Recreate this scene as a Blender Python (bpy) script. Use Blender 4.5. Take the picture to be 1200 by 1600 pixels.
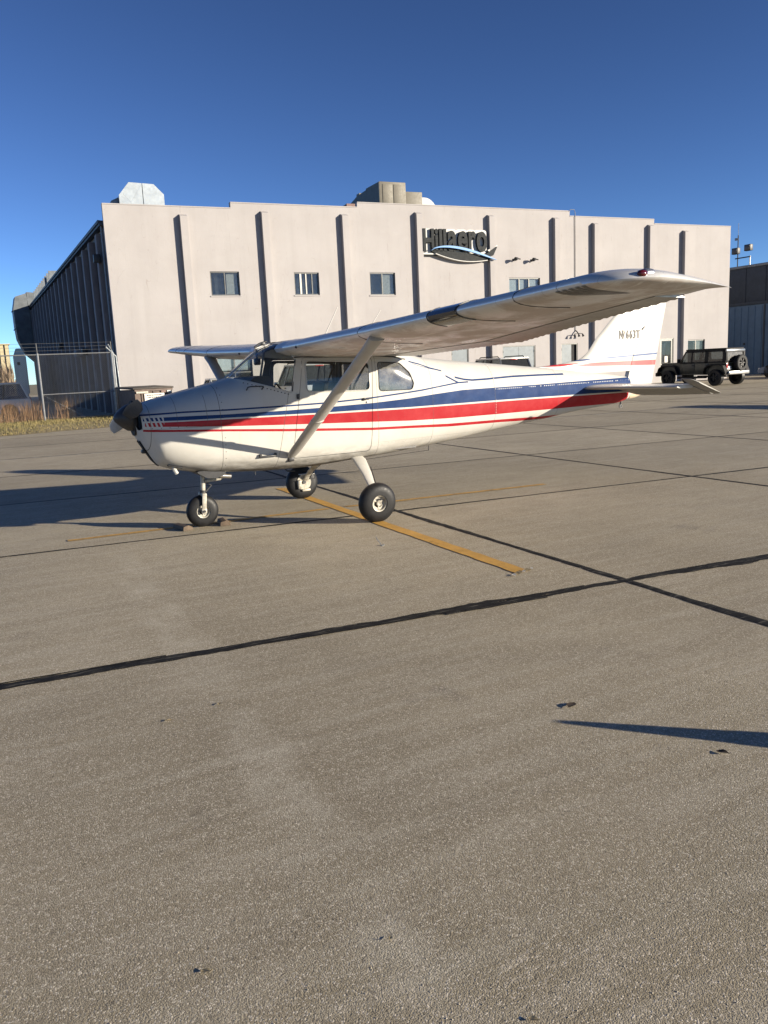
import bpy, bmesh, math, random
import numpy as np
from mathutils import Vector, Matrix

S = bpy.context.scene
for o in list(bpy.data.objects):
    bpy.data.objects.remove(o)
COL = S.collection
R = math.radians

# ------------------------------------------------------------------ camera
cam_d = bpy.data.cameras.new('camera')
cam = bpy.data.objects.new('camera', cam_d)
COL.objects.link(cam)
S.camera = cam
cam_d.sensor_fit = 'VERTICAL'
cam_d.sensor_height = 36.0
cam_d.lens = 28.67
cam_d.clip_start = 0.05
cam_d.clip_end = 3000
CAM = Vector((-2.5011, -8.9888, 1.6758))
yaw, pit, rol = 0.475367, -0.175752, -0.046639
fwd = Vector((math.sin(yaw)*math.cos(pit), math.cos(yaw)*math.cos(pit), math.sin(pit)))
rgt = Vector((math.cos(yaw), -math.sin(yaw), 0))
upv = rgt.cross(fwd)
r2 = rgt*math.cos(rol) + upv*math.sin(rol)
u2 = -rgt*math.sin(rol) + upv*math.cos(rol)
M = Matrix(((r2.x, u2.x, -fwd.x, CAM.x), (r2.y, u2.y, -fwd.y, CAM.y), (r2.z, u2.z, -fwd.z, CAM.z), (0, 0, 0, 1)))
cam.matrix_world = M

# ------------------------------------------------------------------ sky and sun
SUN = Vector((0.70, -0.715, 0.226)).normalized()       # towards the sun
el = math.asin(SUN.z)
w = bpy.data.worlds.new('World')
S.world = w
w.use_nodes = True
wn = w.node_tree
wn.nodes.clear()
sky = wn.nodes.new('ShaderNodeTexSky')
sky.sky_type = 'NISHITA'
sky.sun_disc = False
sky.sun_elevation = el
sky.sun_rotation = math.atan2(SUN.x, SUN.y)
sky.altitude = 350
sky.air_density = 0.6
sky.dust_density = 0.0
sky.ozone_density = 3.2
bg = wn.nodes.new('ShaderNodeBackground')
bg.inputs[1].default_value = 0.062
wo = wn.nodes.new('ShaderNodeOutputWorld')
# deepen the clear winter sky a little: contrast about its mid brightness
v0 = wn.nodes.new('ShaderNodeVectorMath'); v0.operation = 'SCALE'; v0.inputs[3].default_value = 1/2.6
gm = wn.nodes.new('ShaderNodeGamma'); gm.inputs[1].default_value = 1.40
v1 = wn.nodes.new('ShaderNodeVectorMath'); v1.operation = 'SCALE'; v1.inputs[3].default_value = 2.6
wn.links.new(sky.outputs[0], v0.inputs[0])
wn.links.new(v0.outputs[0], gm.inputs[0])
wn.links.new(gm.outputs[0], v1.inputs[0])
hs = wn.nodes.new('ShaderNodeHueSaturation'); hs.inputs['Saturation'].default_value = .96
wn.links.new(v1.outputs[0], hs.inputs['Color'])
wn.links.new(hs.outputs[0], bg.inputs[0])
wn.links.new(bg.outputs[0], wo.inputs[0])
sl = bpy.data.lights.new('sun', 'SUN')
sl.energy = 5.0
sl.angle = R(0.5)
sl.color = (1.0, 0.89, 0.72)
so = bpy.data.objects.new('sun', sl)
COL.objects.link(so)
so.rotation_euler = SUN.to_track_quat('Z', 'Y').to_euler()
so.location = (30, -30, 20)
S.view_settings.view_transform = 'Standard'
S.view_settings.look = 'None'
S.view_settings.exposure = 1.0
S.view_settings.gamma = 1
S.view_settings.use_curve_mapping = False
S.render.engine = 'CYCLES'

# ------------------------------------------------------------------ helpers
def tag(o, label=None, cat=None, group=None, kind=None):
    if label: o['label'] = label
    if cat: o['category'] = cat
    if group: o['group'] = group
    if kind: o['kind'] = kind
    return o

def empty(name, loc=(0, 0, 0), rz=0, label=None, cat=None, group=None, kind=None):
    o = bpy.data.objects.new(name, None)
    o.empty_display_size = 0.2
    COL.objects.link(o)
    o.location = loc
    o.rotation_euler = (0, 0, rz)
    return tag(o, label, cat, group, kind)

def link_mesh(name, me, m=None, parent=None):
    o = bpy.data.objects.new(name, me)
    COL.objects.link(o)
    if parent: o.parent = parent
    if m is not None and not me.materials:
        for q in (m if isinstance(m, (list, tuple)) else [m]): me.materials.append(q)
    return o

def finish(bm, smooth=35):
    bm.normal_update()
    if smooth:
        th = R(smooth)
        for f in bm.faces: f.smooth = True
        for e in bm.edges:
            e.smooth = not (len(e.link_faces) == 2 and e.calc_face_angle(0) > th)
    return bm

def bm_obj(name, bm, m, parent=None, smooth=35, merge=0):
    if merge: bmesh.ops.remove_doubles(bm, verts=bm.verts, dist=merge)
    finish(bm, smooth)
    me = bpy.data.meshes.new(name)
    bm.to_mesh(me)
    bm.free()
    return link_mesh(name, me, m, parent)

class MB:
    """collects shapes into one mesh"""
    def __init__(s):
        s.bm = bmesh.new()
    def grid(s, rings, closed=True, cap0=False, cap1=False):
        bm = s.bm
        V = [[bm.verts.new(p) for p in r] for r in rings]
        n = len(V[0])
        for a, b in zip(V[:-1], V[1:]):
            for i in range(n if closed else n-1):
                j = (i+1) % n
                bm.faces.new((a[i], a[j], b[j], b[i]))
        if cap0: bm.faces.new(list(reversed(V[0])))
        if cap1: bm.faces.new(V[-1])
        return s
    def box(s, c, d, bev=0, rz=0, rot=None, seg=2, taper=None):
        t = bmesh.new()
        bmesh.ops.create_cube(t, size=1)
        for v in t.verts:
            k = 1.0
            x, y, z = v.co
            if taper and z > 0: x *= taper[0]; y *= taper[1]
            v.co = (x*d[0], y*d[1], z*d[2])
        if bev:
            bmesh.ops.bevel(t, geom=t.edges[:], offset=bev, segments=seg, affect='EDGES', profile=0.5)
        m = Matrix.Translation(c) @ (rot.to_4x4() if rot is not None else Matrix.Rotation(rz, 4, 'Z'))
        t.transform(m)
        s.add(t)
        return s
    def add(s, t):
        me = bpy.data.meshes.new('tmp')
        t.to_mesh(me)
        t.free()
        s.bm.from_mesh(me)
        bpy.data.meshes.remove(me)
    def b2(s, lo, hi, bev=0):
        return s.box([(a+b)/2 for a, b in zip(lo, hi)], [abs(b-a) for a, b in zip(lo, hi)], bev)
    def tube(s, pts, r, n=8, cap=True, flat=None):
        pts = [Vector(p) for p in pts]
        rr = r if isinstance(r, (list, tuple)) else [r]*len(pts)
        rings = []
        prev = None
        for i, p in enumerate(pts):
            d = (pts[min(i+1, len(pts)-1)] - pts[max(i-1, 0)]).normalized()
            a = prev if prev is not None else (Vector((0, 0, 1)) if abs(d.z) < .9 else Vector((1, 0, 0)))
            x = (a - d*a.dot(d)).normalized()
            prev = x
            y = d.cross(x)
            rings.append([p + (x*math.cos(t)+y*math.sin(t))*rr[i] for t in [2*math.pi*k/n for k in range(n)]])
        s.grid(rings, True, cap, cap)
        return s
    def lathe(s, prof, o, axis, n=24, up=None, ecc=1):
        """prof: (distance along axis, radius)"""
        axis = Vector(axis).normalized()
        a = Vector((0, 0, 1)) if abs(axis.z) < .9 else Vector((1, 0, 0))
        x = (a - axis*a.dot(axis)).normalized()
        y = axis.cross(x)
        o = Vector(o)
        s.grid([[o+axis*h+(x*math.cos(t)+y*math.sin(t)*ecc)*max(r, 1e-4) for t in [2*math.pi*k/n for k in range(n)]] for h, r in prof], True)
        return s
    def prism(s, poly, y0, y1, plane='xz'):
        f = {'xz': lambda p, q: (p[0], q, p[1]), 'xy': lambda p, q: (p[0], p[1], q), 'yz': lambda p, q: (q, p[0], p[1])}[plane]
        s.grid([[f(p, y0) for p in poly], [f(p, y1) for p in poly]], True, True, True)
        return s
    def build(s, name, m, parent=None, smooth=35, merge=0):
        bmesh.ops.recalc_face_normals(s.bm, faces=s.bm.faces)
        return bm_obj(name, s.bm, m, parent, smooth, merge)

def rounded(poly, r, n=5):
    """round the corners of a polygon (x,z)"""
    out = []
    N = len(poly)
    for i in range(N):
        p0, p, p1 = (Vector(poly[(i+k) % N]) for k in (-1, 0, 1))
        a, b = (p0-p).normalized(), (p1-p).normalized()
        rr = r[i] if isinstance(r, (list, tuple)) else r
        ang = a.angle(b)
        d = min(rr/math.tan(ang/2), (p0-p).length*.49, (p1-p).length*.49)
        s, e = p+a*d, p+b*d
        for k in range(n+1):
            t = k/n
            out.append(tuple(s*(1-t)**2 + p*2*t*(1-t) + e*t*t))
    return out

def copy_tree(o, parent=None):
    c = o.copy()
    COL.objects.link(c)
    c.parent = parent
    for ch in list(o.children): copy_tree(ch, c)
    return c

# ------------------------------------------------------------------ node helpers
class NT:
    def __init__(s, m):
        s.t = m.node_tree
        s.n = s.t.nodes
    def node(s, typ, **kw):
        n = s.n.new(typ)
        for k, v in kw.items(): setattr(n, k, v)
        return n
    def put(s, sock, v):
        if v is None: return
        if isinstance(v, bpy.types.NodeSocket): s.t.links.new(v, sock)
        else:
            if hasattr(sock, 'default_value'):
                if isinstance(v, (tuple, list)) and len(v) == 3 and sock.type == 'RGBA': v = (*v, 1)
                sock.default_value = v
    def math(s, op, a, b=None, c=None, clamp=False):
        n = s.node('ShaderNodeMath', operation=op, use_clamp=clamp)
        for i, v in enumerate((a, b, c)):
            if v is not None: s.put(n.inputs[i], v)
        return n.outputs[0]
    def mix(s, f, a, b, mode='MIX'):
        n = s.node('ShaderNodeMix', data_type='RGBA', blend_type=mode)
        s.put(n.inputs[0], f); s.put(n.inputs[6], a); s.put(n.inputs[7], b)
        return n.outputs[2]
    def noise(s, vec, scale, detail=4, rough=.55, dist=0):
        n = s.node('ShaderNodeTexNoise')
        s.put(n.inputs['Vector'], vec); n.inputs['Scale'].default_value = scale
        n.inputs['Detail'].default_value = detail; n.inputs['Roughness'].default_value = rough
        n.inputs['Distortion'].default_value = dist
        return n.outputs[0]
    def voro(s, vec, scale, feat='F1', out=0):
        n = s.node('ShaderNodeTexVoronoi', feature=feat)
        s.put(n.inputs['Vector'], vec); n.inputs['Scale'].default_value = scale
        return n.outputs[out]
    def ramp(s, f, stops, interp='LINEAR'):
        n = s.node('ShaderNodeValToRGB')
        n.color_ramp.interpolation = interp
        e = n.color_ramp.elements
        while len(e) < len(stops): e.new(.5)
        for q, (p, c) in zip(e, stops):
            q.position = p
            q.color = (*(c if isinstance(c, (tuple, list)) else (c, c, c)), 1)
        s.put(n.inputs[0], f)
        return n.outputs[0]
    def mapr(s, v, a, b, c=0, d=1, smooth=False):
        n = s.node('ShaderNodeMapRange', interpolation_type='SMOOTHSTEP' if smooth else 'LINEAR')
        s.put(n.inputs[0], v)
        for i, q in zip((1, 2, 3, 4), (a, b, c, d)): s.put(n.inputs[i], q)
        return n.outputs[0]
    def mapping(s, vec, scale=(1, 1, 1), rot=(0, 0, 0), loc=(0, 0, 0)):
        n = s.node('ShaderNodeMapping')
        s.put(n.inputs[0], vec)
        n.inputs[1].default_value = loc; n.inputs[2].default_value = rot; n.inputs[3].default_value = scale
        return n.outputs[0]
    def bump(s, h, strength=.3, dist=.01, prev=None):
        n = s.node('ShaderNodeBump')
        n.inputs['Strength'].default_value = strength; n.inputs['Distance'].default_value = dist
        s.put(n.inputs['Height'], h)
        if prev is not None: s.put(n.inputs['Normal'], prev)
        return n.outputs[0]
    def pos(s): return s.node('ShaderNodeNewGeometry').outputs['Position']
    def obj(s): return s.node('ShaderNodeTexCoord').outputs['Object']
    def xyz(s, v):
        n = s.node('ShaderNodeSeparateXYZ'); s.put(n.inputs[0], v)
        return n.outputs
    def curve(s, x, pts, lo, hi):
        """value of a polyline z(x): x in metres; returns metres"""
        x0, x1 = pts[0][0], pts[-1][0]
        n = s.node('ShaderNodeFloatCurve')
        c = n.mapping.curves[0]
        n.mapping.use_clip = False
        P = [((px-x0)/(x1-x0), (pz-lo)/(hi-lo)) for px, pz in pts]
        c.points[0].location = P[0]; c.points[1].location = P[-1]
        for p in P[1:-1]: c.points.new(*p)
        for p in c.points: p.handle_type = 'VECTOR'
        n.mapping.extend = 'HORIZONTAL'
        n.mapping.update()
        s.put(n.inputs['Value'], s.mapr(x, x0, x1))
        return s.mapr(n.outputs[0], 0, 1, lo, hi)

MATS = {}
def material(name):
    m = bpy.data.materials.new(name)
    m.use_nodes = True
    MATS[name] = m
    t = NT(m)
    bs = t.n['Principled BSDF']
    return m, t, bs

def simple(name, col, rough=.5, metal=0, var=.12, scale=6, bump=0, bscale=60, coat=0, emit=None, spec=.5, dirt=0):
    """plain surface with some uneven colour, roughness and relief"""
    m, t, bs = material(name)
    p = t.obj()
    f = t.noise(p, scale, 5, .6)
    dark = tuple(c*(1-var) for c in col)
    lite = tuple(min(1, c*(1+var)) for c in col)
    c = t.mix(t.mapr(f, .3, .7), dark, lite)
    if dirt:
        g = t.noise(p, scale*.35, 6, .7)
        c = t.mix(t.math('MULTIPLY', t.mapr(g, .5, .75, 0, 1), dirt), c, (.12, .10, .08))
    t.put(bs.inputs['Base Color'], c)
    t.put(bs.inputs['Roughness'], t.mapr(t.noise(p, scale*3, 4), .3, .7, rough*.85, min(1, rough*1.15)))
    bs.inputs['Metallic'].default_value = metal
    bs.inputs['Specular IOR Level'].default_value = spec
    if coat:
        bs.inputs['Coat Weight'].default_value = coat
        bs.inputs['Coat Roughness'].default_value = .06
    if bump: t.put(bs.inputs['Normal'], t.bump(t.noise(p, bscale, 4), bump, .005))
    if emit:
        bs.inputs['Emission Color'].default_value = (*col, 1)
        bs.inputs['Emission Strength'].default_value = emit
    return m

def glass(name, tint=(.8, .85, .85), trans=.75, rough=.02, haze=0.0, ior=1.5):
    m, t, bs = material(name)
    t.n.remove(bs)
    out = t.n['Material Output']
    tr = t.node('ShaderNodeBsdfTransparent'); tr.inputs[0].default_value = (*tint, 1)
    gl = t.node('ShaderNodeBsdfGlossy'); gl.inputs['Roughness'].default_value = rough
    fc = t.node('ShaderNodeLayerWeight'); fc.inputs[0].default_value = .5
    r0 = ((ior-1)/(ior+1))**2
    fr = t.math('MULTIPLY_ADD', t.math('POWER', fc.outputs['Facing'], 5), 1-r0, r0)
    mx = t.node('ShaderNodeMixShader')
    t.put(mx.inputs[0], t.math('MAXIMUM', fr, 1-trans if trans < 1 else 0))
    t.put(mx.inputs[1], tr.outputs[0]); t.put(mx.inputs[2], gl.outputs[0])
    last = mx.outputs[0]
    if haze:
        df = t.node('ShaderNodeBsdfDiffuse'); df.inputs[0].default_value = (.5, .5, .48, 1)
        m2 = t.node('ShaderNodeMixShader')
        sm = t.mapr(t.noise(t.obj(), 7, 6, .7), .35, .75, haze*.4, haze*1.6)
        t.put(m2.inputs[0], sm); t.put(m2.inputs[1], last); t.put(m2.inputs[2], df.outputs[0])
        last = m2.outputs[0]
    t.put(out.inputs[0], last)
    return m
# ------------------------------------------------------------------ ground materials
def concrete_mat():
    m, t, bs = material('apron_concrete')
    p = t.pos()
    X = t.xyz(p)
    big = t.noise(p, .35, 5, .6, .3)
    mid = t.noise(p, 2.2, 5, .65)
    streak = t.noise(t.mapping(p, (.9, 9, 1), (0, 0, R(-6))), 1.0, 5, .6)
    fine = t.noise(p, 190, 2, .65)
    grit = t.voro(p, 210)
    gcol = t.xyz(t.voro(p, 210, 'F1', 1))[0]
    gcol2 = t.xyz(t.voro(p, 95, 'F1', 1))[0]
    c = t.mix(t.mapr(big, .34, .66), (.355, .302, .205), (.515, .445, .312))
    c = t.mix(t.mapr(mid, .35, .7, 0, .55), c, (.36, .312, .22))
    c = t.mix(t.mapr(streak, .45, .72, 0, .55), c, (.57, .515, .40))
    # trail of pale dust
    line = t.math('ABSOLUTE', t.math('ADD', X[0], t.math('MULTIPLY_ADD', X[1], -.055, 1.17)))
    wob = t.math('MULTIPLY', t.noise(p, 1.6, 4), .34)
    mask = t.mapr(t.math('SUBTRACT', line, t.math('SUBTRACT', wob, .12)), .0, .15, 1, 0, True)
    mask = t.math('MULTIPLY', mask, t.mapr(X[1], -.6, -1.6, 0, 1))
    mask = t.math('MULTIPLY', mask, t.mapr(t.noise(p, 2.3, 5, .7), .40, .66, 0, .72))
    c = t.mix(mask, c, (.60, .545, .425))
    # old scratches along the screeding, dark bands of wear beside the joints
    scr = t.math('LESS_THAN', t.math('ABSOLUTE', t.math('SUBTRACT', t.noise(t.mapping(p, (.35, 6.5, 1), (0, 0, R(-9))), 1.0, 2, .5), .5)), .0045)
    scr = t.math('MULTIPLY', scr, t.mapr(t.noise(p, 1.4, 3, .6), .50, .62))
    c = t.mix(t.math('MULTIPLY', scr, .5), c, (.62, .55, .42))
    # drops of oil, dark stains
    bigst = t.mapr(t.noise(t.mapping(p, (.55, 1.3, 1), (0, 0, R(-6)), (3, 1, 0)), 1, 6, .68, .4), .52, .70, 0, .42)
    c = t.mix(bigst, c, (.29, .25, .178))
    fade = t.mapr(t.noise(t.mapping(p, (.5, .9, 1), (0, 0, R(30)), (7, 2, 0)), 1, 5, .65, .3), .55, .74, 0, .28)
    c = t.mix(fade, c, (.58, .51, .37))
    st = t.mapr(t.noise(p, 1.05, 5, .72, .2), .62, .74, 0, .55)
    c = t.mix(st, c, (.16, .14, .115))
    # aggregate: pale and dark grains
    c = t.mix(t.mapr(fine, .34, .60, .0, 1), t.mix(.42, c, (.09, .075, .055)), c)
    c = t.mix(t.mapr(gcol, .0, 1, .0, .55), c, t.mix(1.0, c, (.42, .40, .37), 'MULTIPLY'))
    c = t.mix(t.mapr(gcol, .86, .93, 0, .75), c, (.74, .66, .53))
    c = t.mix(t.mapr(gcol2, .90, .95, 0, .22), c, (.66, .58, .46))
    c = t.mix(t.mapr(gcol2, .06, .03, 0, .35), c, (.10, .085, .065))
    spk = t.math('GREATER_THAN', t.noise(p, 210, 1, .5), .69)
    c = t.mix(t.math('MULTIPLY', spk, .55), c, (.62, .58, .5))
    pits = t.math('LESS_THAN', t.voro(p, 26), .085)
    c = t.mix(t.math('MULTIPLY', pits, .55), c, (.10, .09, .07))
    rnd = t.node('ShaderNodeObjectInfo').outputs['Random']
    c = t.mix(1.0, c, t.ramp(rnd, [(0, .90), (1, 1.08)]), 'MULTIPLY')
    t.put(bs.inputs['Base Color'], c)
    t.put(bs.inputs['Roughness'], t.mapr(mid, .3, .7, .72, .92))
    bs.inputs['Specular IOR Level'].default_value = .35
    broom = t.noise(t.mapping(p, (1.2, 55, 1), (0, 0, R(-6))), 1.0, 3, .5)
    h = t.math('ADD', t.math('MULTIPLY', fine, .45), t.math('MULTIPLY', grit, -.9))
    h = t.math('ADD', h, t.math('MULTIPLY', broom, .28))
    n = t.bump(h, .42, .003)
    t.put(bs.inputs['Normal'], n)
    return m
M_CONC = concrete_mat()

def tar_mat():
    m, t, bs = material('joint_tar')
    p = t.pos()
    c = t.mix(t.mapr(t.noise(p, 9, 5, .7), .45, .75), (.008, .008, .008), (.026, .025, .023))
    dust = t.mapr(t.noise(t.mapping(p, (4, 40, 1), (0, 0, R(-6))), 1, 5, .75), .54, .72, 0, .75)
    c = t.mix(dust, c, (.25, .23, .19))
    t.put(bs.inputs['Base Color'], c)
    bs.inputs['Roughness'].default_value = .8
    bs.inputs['Specular IOR Level'].default_value = .2
    t.put(bs.inputs['Normal'], t.bump(t.noise(p, 60, 4), .5, .004))
    # worn through in places, so the concrete shows
    out = t.n['Material Output']
    tr = t.node('ShaderNodeBsdfTransparent')
    mx = t.node('ShaderNodeMixShader')
    k = t.math('ADD', t.noise(t.mapping(p, (5, 16, 1), (0, 0, R(-6))), 1, 5, .75), t.math('MULTIPLY', t.noise(p, 60, 3, .7), .25))
    t.put(mx.inputs[0], t.mapr(k, .74, .80, 1, .15))
    t.put(mx.inputs[1], tr.outputs[0]); t.put(mx.inputs[2], bs.outputs[0])
    t.put(out.inputs[0], mx.outputs[0])
    return m
M_TAR = tar_mat()

def paint_mat(name, col, wear):
    m, t, bs = material(name)
    p = t.pos()
    out = t.n['Material Output']
    c = t.mix(t.mapr(t.noise(p, 5, 5, .7), .35, .7), col, tuple(q*.72 for q in col))
    c = t.mix(t.mapr(t.noise(p, 120, 3, .7), .3, .7, 0, .35), c, (.2, .16, .1))
    t.put(bs.inputs['Base Color'], c)
    bs.inputs['Roughness'].default_value = .75
    t.put(bs.inputs['Normal'], t.bump(t.noise(p, 130, 3), .45, .006))
    tr = t.node('ShaderNodeBsdfTransparent')
    mx = t.node('ShaderNodeMixShader')
    k = t.math('ADD', t.noise(p, 3.5, 6, .75), t.math('MULTIPLY', t.noise(p, 70, 3, .7), .35))
    t.put(mx.inputs[0], t.mapr(k, wear, wear+.14, 1, 0.1))
    t.put(mx.inputs[1], tr.outputs[0]); t.put(mx.inputs[2], bs.outputs[0])
    t.put(out.inputs[0], mx.outputs[0])
    return m
M_YEL = paint_mat('yellow_paint', (.70, .38, .06), .76)
M_YEL2 = paint_mat('yellow_paint_worn', (.62, .35, .07), .70)
M_WHITE_LINE = paint_mat('white_line_paint', (.62, .6, .55), .62)

def dirt_mat():
    m, t, bs = material('dry_soil')
    p = t.pos()
    c = t.mix(t.mapr(t.noise(p, .6, 6, .7), .35, .65), (.19, .15, .085), (.30, .245, .14))
    c = t.mix(t.mapr(t.noise(p, 14, 5, .7), .4, .7, 0, .6), c, (.12, .11, .05))
    t.put(bs.inputs['Base Color'], c)
    bs.inputs['Roughness'].default_value = .95
    t.put(bs.inputs['Normal'], t.bump(t.noise(p, 30, 5, .7), .8, .03))
    return m
M_DIRT = dirt_mat()

def plane_xy(name, x0, x1, y0, y1, z, m, kind='structure', parent=None):
    b = MB()
    b.grid([[(x0, y0, z), (x1, y0, z)], [(x0, y1, z), (x1, y1, z)]], False)
    o = b.build(name, m, parent, 0)
    if kind and parent is None: o['kind'] = kind
    return o

# ------------------------------------------------------------------ ground, apron, joints
plane_xy('ground', -1500, 1500, -1500, 1500, -.30, M_DIRT)
GO, GU, GV = Vector((1.97, -.63, 0)), Vector((4.40, -.42, 0)), Vector((.13, 3.87, 0))
def slabpt(i, j): return GO + GU*i + GV*j
apron = empty('apron', (0, 0, 0), 0, kind='structure')
I0, I1, J0, J1 = -4, 9, -4, 7
b = MB()       # bed under the slabs and the rest of the pavement beyond the countable slabs
b.grid([[(-90, -70, -.035), (120, -70, -.035)], [(-90, 120, -.035), (120, 120, -.035)]], False)
b.build('pavement_bed', M_CONC, apron, 0)
def slab_mesh():
    t = bmesh.new()
    g = .006
    e, f = GU.normalized()*g, GV.normalized()*g
    base = [e+f, GU-e+f, GU-e+GV-f, GV+e-f]
    vb = [t.verts.new((p.x, p.y, -.03)) for p in base]
    vt = [t.verts.new((p.x, p.y, 0)) for p in base]
    t.faces.new(vt)
    for k in range(4): t.faces.new((vb[k], vb[(k+1) % 4], vt[(k+1) % 4], vt[k]))
    bmesh.ops.bevel(t, geom=[q for q in t.edges if q.verts[0].co.z > -.01 and q.verts[1].co.z > -.01], offset=.006, segments=1, affect='EDGES')
    finish(t, 0)
    me = bpy.data.meshes.new('concrete_slab')
    t.to_mesh(me); t.free()
    me.materials.append(M_CONC)
    return me
SM = slab_mesh()
for i in range(I0, I1):
    for j in range(J0, J1):
        o = bpy.data.objects.new('concrete_slab', SM)
        COL.objects.link(o)
        o.parent = apron
        o.location = slabpt(i, j)
# concrete beyond the slabs one can tell apart
e00, e10, e01, e11 = slabpt(I0, J0), slabpt(I1, J0), slabpt(I0, J1), slabpt(I1, J1)
b = MB()
for q in ([(-90, -70), (120, -70), (e10.x, e10.y), (e00.x, e00.y)], [(120, -70), (120, 120), (e11.x, e11.y), (e10.x, e10.y)],
          [(120, 120), (-90, 120), (e01.x, e01.y), (e11.x, e11.y)], [(-90, 120), (-90, -70), (e00.x, e00.y), (e01.x, e01.y)]):
    b.bm.faces.new([b.bm.verts.new((x, y, 0)) for x, y in q])
b.build('outer_pavement', M_CONC, apron, 0)

rng = random.Random(7)
def tar(p0, p1, w, seed, bulges=(), z=.0012, rough=1.0):
    r = random.Random(seed)
    p0, p1 = Vector(p0), Vector(p1)
    d = p1-p0
    L = d.length
    d.normalize()
    nrm = Vector((-d.y, d.x, 0))
    N = max(2, int(L/.045))
    A, Mi, B = [], [], []
    a = bb = c = 0
    for k in range(N+1):
        s = L*k/N
        a += r.gauss(0, .30) - a*.30
        bb += r.gauss(0, .30) - bb*.30
        c += r.gauss(0, .04) - c*.04
        ww = w*.5*(1+.16*math.sin(s*1.1+seed)+.12*math.sin(s*2.7+seed*2))*.8
        for bs_, bl, bw in bulges:
            ww += bw*math.exp(-((s-bs_)/bl)**2)
        ww = max(ww, w*.22)
        o = p0 + d*s + nrm*(c*w*.25)
        A.append(tuple(o+nrm*(ww*(1+.30*rough*a)+.004)+Vector((0, 0, z))))
        Mi.append(tuple(o+Vector((0, 0, z+.0035))))
        B.append(tuple(o-nrm*(ww*(1+.30*rough*bb)+.004)+Vector((0, 0, z))))
    q = MB()
    q.grid([A, Mi, B], False)
    return q.build('joint_sealant', M_TAR, apron, 60)
for j in range(J0, J1+1):
    w = {-1: .105, 0: .062, 1: .058, -2: .06}.get(j, .055)
    bl = ()
    if j == -1:
        bl = ((4*4.42-1.35, .30, .04), (4*4.42-2.1, .5, .015), (4*4.42+.9, .5, .012))
    tar(slabpt(I0, j), slabpt(I1, j), w, j+20, bl, .0012, 1.2 if j == -1 else 1)
for i in range(I0, I1+1):
    w = {0: .08, 1: .062}.get(i, .052)
    tar(slabpt(i, J0), slabpt(i, J1), w, i+60, ((2.2*3.87, 2.0, .02),) if i == 0 else (), .0022)

# extra smears of sealant beside the widest joint
def smear(s0, s1, off, w, seed):
    d = GU.normalized(); n = Vector((-d.y, d.x, 0))
    p = slabpt(0, -1)
    return tar(p+d*s0+n*off, p+d*s1+n*off, w, seed, (), .0034, 1.8)
smear(-1.75, -.35, .03, .03, 201); smear(-2.6, -1.2, -.045, .028, 202); smear(-1.55, -.75, -.07, .03, 203)
smear(.15, 1.6, .045, .022, 204); smear(.5, 1.3, -.05, .02, 205); smear(-4.9, -3.4, .05, .02, 206); smear(-5.2, -4.5, .06, .018, 207)
def strip(name, pts, w, m, z, label=None, cat=None):
    b = MB()
    P = [Vector((x, y, 0)) for x, y in pts]
    A, B = [], []
    r = random.Random(len(pts)*7+int(w*100))
    full = []
    for p, q in zip(P[:-1], P[1:]):
        n = max(2, int((q-p).length/.12))
        full += [p.lerp(q, k/n) for k in range(n)]
    full.append(P[-1])
    for k, p in enumerate(full):
        d = (full[min(k+1, len(full)-1)]-full[max(k-1, 0)]).normalized()
        n = Vector((-d.y, d.x, 0))
        A.append(tuple(p+n*(w/2+r.uniform(-.006, .006))+Vector((0, 0, z))))
        B.append(tuple(p-n*(w/2+r.uniform(-.006, .006))+Vector((0, 0, z))))
    b.grid([A, B], False)
    return b.build(name, m, apron, 0)
strip('yellow_marking', [(1.385, -3.83), (1.575, 2.2)], .135, M_YEL, .0046)
strip('yellow_marking', [(-1.6, .17), (1.4, .06)], .085, M_YEL2, .0062)
strip('yellow_marking', [(1.62, .04), (4.5, -.21)], .085, M_YEL2, .0062)
strip('white_marking', [(-14, 12.55), (26, 8.4)], .075, M_WHITE_LINE, .0046)
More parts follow.
